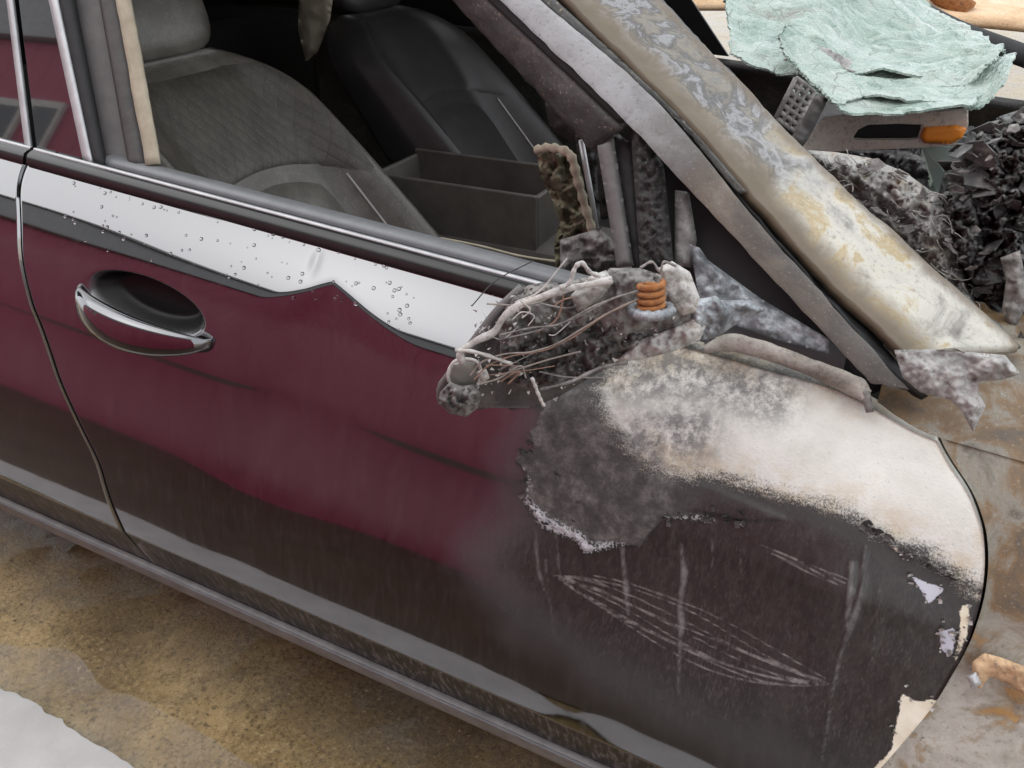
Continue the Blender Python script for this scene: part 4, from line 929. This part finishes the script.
# perforated bracket by the pillar
V = []; F = []
L = []
c0, c1, c2 = PY(776, 118, .52), PY(796, 78, .54), PY(814, 92, .56)
for i in range(7):
    a = c0+(c1-c0)*i/6; L.append(tubeVF([a, a+(c2-c1)], .0035, 6))
for j in range(4):
    a = c0+(c2-c1)*j/3; L.append(tubeVF([a, a+(c1-c0)], .0035, 6))
V, F = joinVF(L); mk('perforated_bracket', V, F, 'ash_grey', car)
lump('plastic_rib', [(790, 140), (812, 96), (822, 90), (826, 104), (808, 140), (800, 150)], .58, .008, 'trim_grey', car, amp=.004)
# heaps of char where dash and engine bay were
def heap(name, x0, x1, y0, y1, zf, mat, amp, scale, n, seed, kind='stuff', label=None, cat=None, parent=None):
    V = []
    nx = n; ny = int(n*(y1-y0)/(x1-x0))
    for i in range(nx):
        for j in range(ny):
            x = x0+(x1-x0)*i/(nx-1); y = y0+(y1-y0)*j/(ny-1); z = zf(x, y)
            h = amp*(1-2.4*abs(fbm((x, y*1.0, z), scale, 6, seed)))
            V.append((x+.01*fbm((x, y, 1), 30, 3, seed), y+.012*fbm((x, y, 5), 30, 3, seed), z+h))
    return mk(name, V, gridF(nx, ny), mat, parent, smooth=False, kind=kind)
def zheap(x, y): return .80+.06*math.exp(-((x-1.02)/.12)**2-((y-.5)/.12)**2)+.16*math.exp(-((x-1.22)/.10)**2-((y-.62)/.16)**2)+.05*math.exp(-((x-.9)/.1)**2-((y-.6)/.1)**2)-.12*max(0, (y-1.0))-.10*math.exp(-((x-1.15)/.05)**2-((y-.42)/.06)**2)
heap('charred_remains', .80, 2.0, .33, 1.6, zheap, 'char_heap', .035, 14, 260, 3.0, parent=car)
def flakes(name, zones, n, mat, r0, r1):
    flk = []
    while len(flk) < n:
        pl, y0_, y1_ = random.choice(zones); q_ = np.array(pl); px_, py_ = random.uniform(q_[:, 0].min(), q_[:, 0].max()), random.uniform(q_[:, 1].min(), q_[:, 1].max())
        if sdpoly(np.array([[px_, py_]]), pl)[0] < 0: continue
        c = Vector(PY(px_, py_, random.uniform(y0_, y1_))); r_ = random.uniform(r0, r1)
        q = Matrix.Rotation(random.uniform(0, 6.28), 3, 'Z') @ Matrix.Rotation(random.gauss(.6, .5), 3, 'X') @ Matrix.Rotation(random.uniform(-.6, .6), 3, 'Y'); m_ = random.choice((5, 6, 7)); el = random.uniform(.35, .9)
        P_ = [q @ Vector((r_*random.uniform(.55, 1.2)*math.cos(i*6.283/m_), el*r_*random.uniform(.55, 1.2)*math.sin(i*6.283/m_), random.uniform(-.25, .25)*r_)) + c for i in range(m_)]
        nn = q @ Vector((0, 0, .0012)); ce = sum(P_, Vector())/m_+q @ Vector((0, 0, .2*r_))
        flk.append(([tuple(p) for p in P_]+[tuple(ce)]+[tuple(p-nn) for p in P_], [(i, (i+1) % m_, m_) for i in range(m_)]+[((i+1) % m_, i, m_+1+i, m_+1+(i+1) % m_) for i in range(m_)]+[tuple(range(m_+1, 2*m_+1))[::-1]]))
    V, F = joinVF(flk); return mk(name, V, F, mat, car, smooth=False, kind='stuff')
ZR1 = [(958, 150), (975, 128), (1040, 108), (1050, 330), (1005, 330), (965, 280), (945, 215)]; ZR2 = [(830, 160), (900, 165), (950, 200), (975, 270), (930, 260), (870, 205)]
flakes('char_flakes', [(ZR1, .40, .46)], 240, 'char_heap', .003, .024)
flakes('ash_flakes', [(ZR1, .39, .45), (ZR1, .39, .45), (ZR2, .38, .40)], 130, 'ash_grey', .002, .012)
wool = lump('insulation_wool', [(806, 150), (835, 152), (870, 158), (905, 172), (938, 196), (958, 228), (960, 262), (990, 330), (960, 320), (925, 275), (880, 232), (840, 192), (815, 168)], .46, .075, 'wool', car, amp=.014, scale=34, ridged=True, seed=4.0, Rr=45, step=2, label='matted grey insulation wool beside the windscreen pillar')
fb = []
for k in range(260):
    px_, py_ = random.uniform(808, 985), random.uniform(150, 325)
    if sdpoly(np.array([[px_, py_]]), [(808, 152), (870, 158), (938, 196), (960, 240), (985, 322), (940, 290), (880, 232), (825, 178)])[0] < 0: continue
    L_ = random.uniform(8, 30); th = R(28)+random.gauss(0, .5); yb0 = random.uniform(.375, .41)
    pp = [PY(px_+L_*u*math.cos(th)+3*math.sin(k+u*4), py_+L_*u*math.sin(th)+3*math.cos(k*2+u*5), yb0+.008*math.sin(u*3+k)) for u in (-.5, -.25, 0, .25, .5)]
    fb.append(tubeVF(pp, random.choice((.0004, .0005, .0008)), 4))
V, F = joinVF(fb); mk('wool_fibres', V, F, 'wool', wool, kind='stuff')
lump('char_mass', [(955, 200), (962, 160), (972, 132), (1000, 116), (1050, 100), (1060, 330), (1010, 335), (985, 310), (962, 270), (952, 236)], .50, .09, 'char_heap', car, amp=.034, scale=24, ridged=True, seed=7.0, Rr=60, step=1.8)
lump('char_mass', [(850, 150), (905, 150), (925, 158), (930, 180), (900, 176), (865, 166)], .58, .03, 'char_heap', car, amp=.03, scale=30, ridged=True, seed=9.0)
lump('char_mass', [(940, 190), (975, 195), (985, 240), (1000, 300), (975, 290), (955, 250)], .44, .04, 'char_heap', car, amp=.035, scale=26, ridged=True, seed=11.0)
for k in range(7):
    a = PY(985+random.uniform(-4, 4), 300+4*k, .42); b = PY(1022, 290+6*k+random.uniform(-8, 8), .44)
    tube('copper_wire', curve([a, (a+b)/2+np.array([0, 0, random.uniform(.0, .02)]), b], 10), .0011, 'copper', car, n=5)
lump('rust_clump', [(985, 238), (1000, 226), (1012, 234), (1008, 250), (994, 254)], .46, .02, 'rust_pale', car, amp=.01, scale=60)
lump('twisted_sheet', [(1000, 258), (1020, 250), (1030, 300), (1012, 334), (1002, 310), (1006, 280)], .36, .01, 'ash_grey', car, amp=.012, scale=30)
tube('hose', curve([PY(868, 0, 1.62), PY(910, 8, 1.6), PY(960, 32, 1.5), PY(1030, 58, 1.45)], 20), .022, 'rubber', car, n=10)

# ------------------------------------------------------------------ second wreck beyond
def wreck():
    t = thing('rusted_wreck', (1.0, 3.3, 0), 'burnt-out rust-orange car standing beyond the wrecked saloon', 'car')
    prof = [(-1.6, .35), (-1.6, .80), (-1.2, .92), (.2, .95), (.9, .93), (1.9, .88), (2.6, .80), (2.8, .62), (2.8, .35)]
    V = []; m = 30; pr = curve(prof, 60)
    for j in range(m):
        q = -1+2*j/(m-1); sh = 1-.06*abs(q)**6; dz = -.05*abs(q)**4
        for x, z in pr: V.append((x*sh+.2, 3.3+.88*q, z+dz*(1 if z > .6 else 0)+.006*fbm((x, q, z), 5, 4)))
    body = mk('body', V, gridF(m, len(pr)), 'rust_pale', t, thick=.02)
    mk('roof', [(x, 3.3+.6*y, 1.36+.04*(1-y*y)) for x in (-1.0, -.5, 0, .3) for y in (-1, -.5, 0, .5, 1)], gridF(4, 5), 'rust', t, thick=.03)
    for sx, sy in ((1, 1), (1, -1), (-1, 1), (-1, -1)):
        tube('pillar', [(.3 if sx > 0 else -1.0, 3.3+.6*sy, 1.36), (1.05 if sx > 0 else -1.5, 3.3+.78*sy, .90)], .035, 'rust', t)
    for x in (-.95, 2.0):
        for sy in (-1, 1):
            V, F = tubeVF([(x, 3.3+sy*.70, .31), (x, 3.3+sy*.90, .31)], .31, 24); wh = mk('wheel', V, F, 'dark_char', t)
            V, F = tubeVF([(x, 3.3+sy*.86, .31), (x, 3.3+sy*.915, .31)], .19, 20); mk('rim', V, F, 'rust', wh)
wreck()
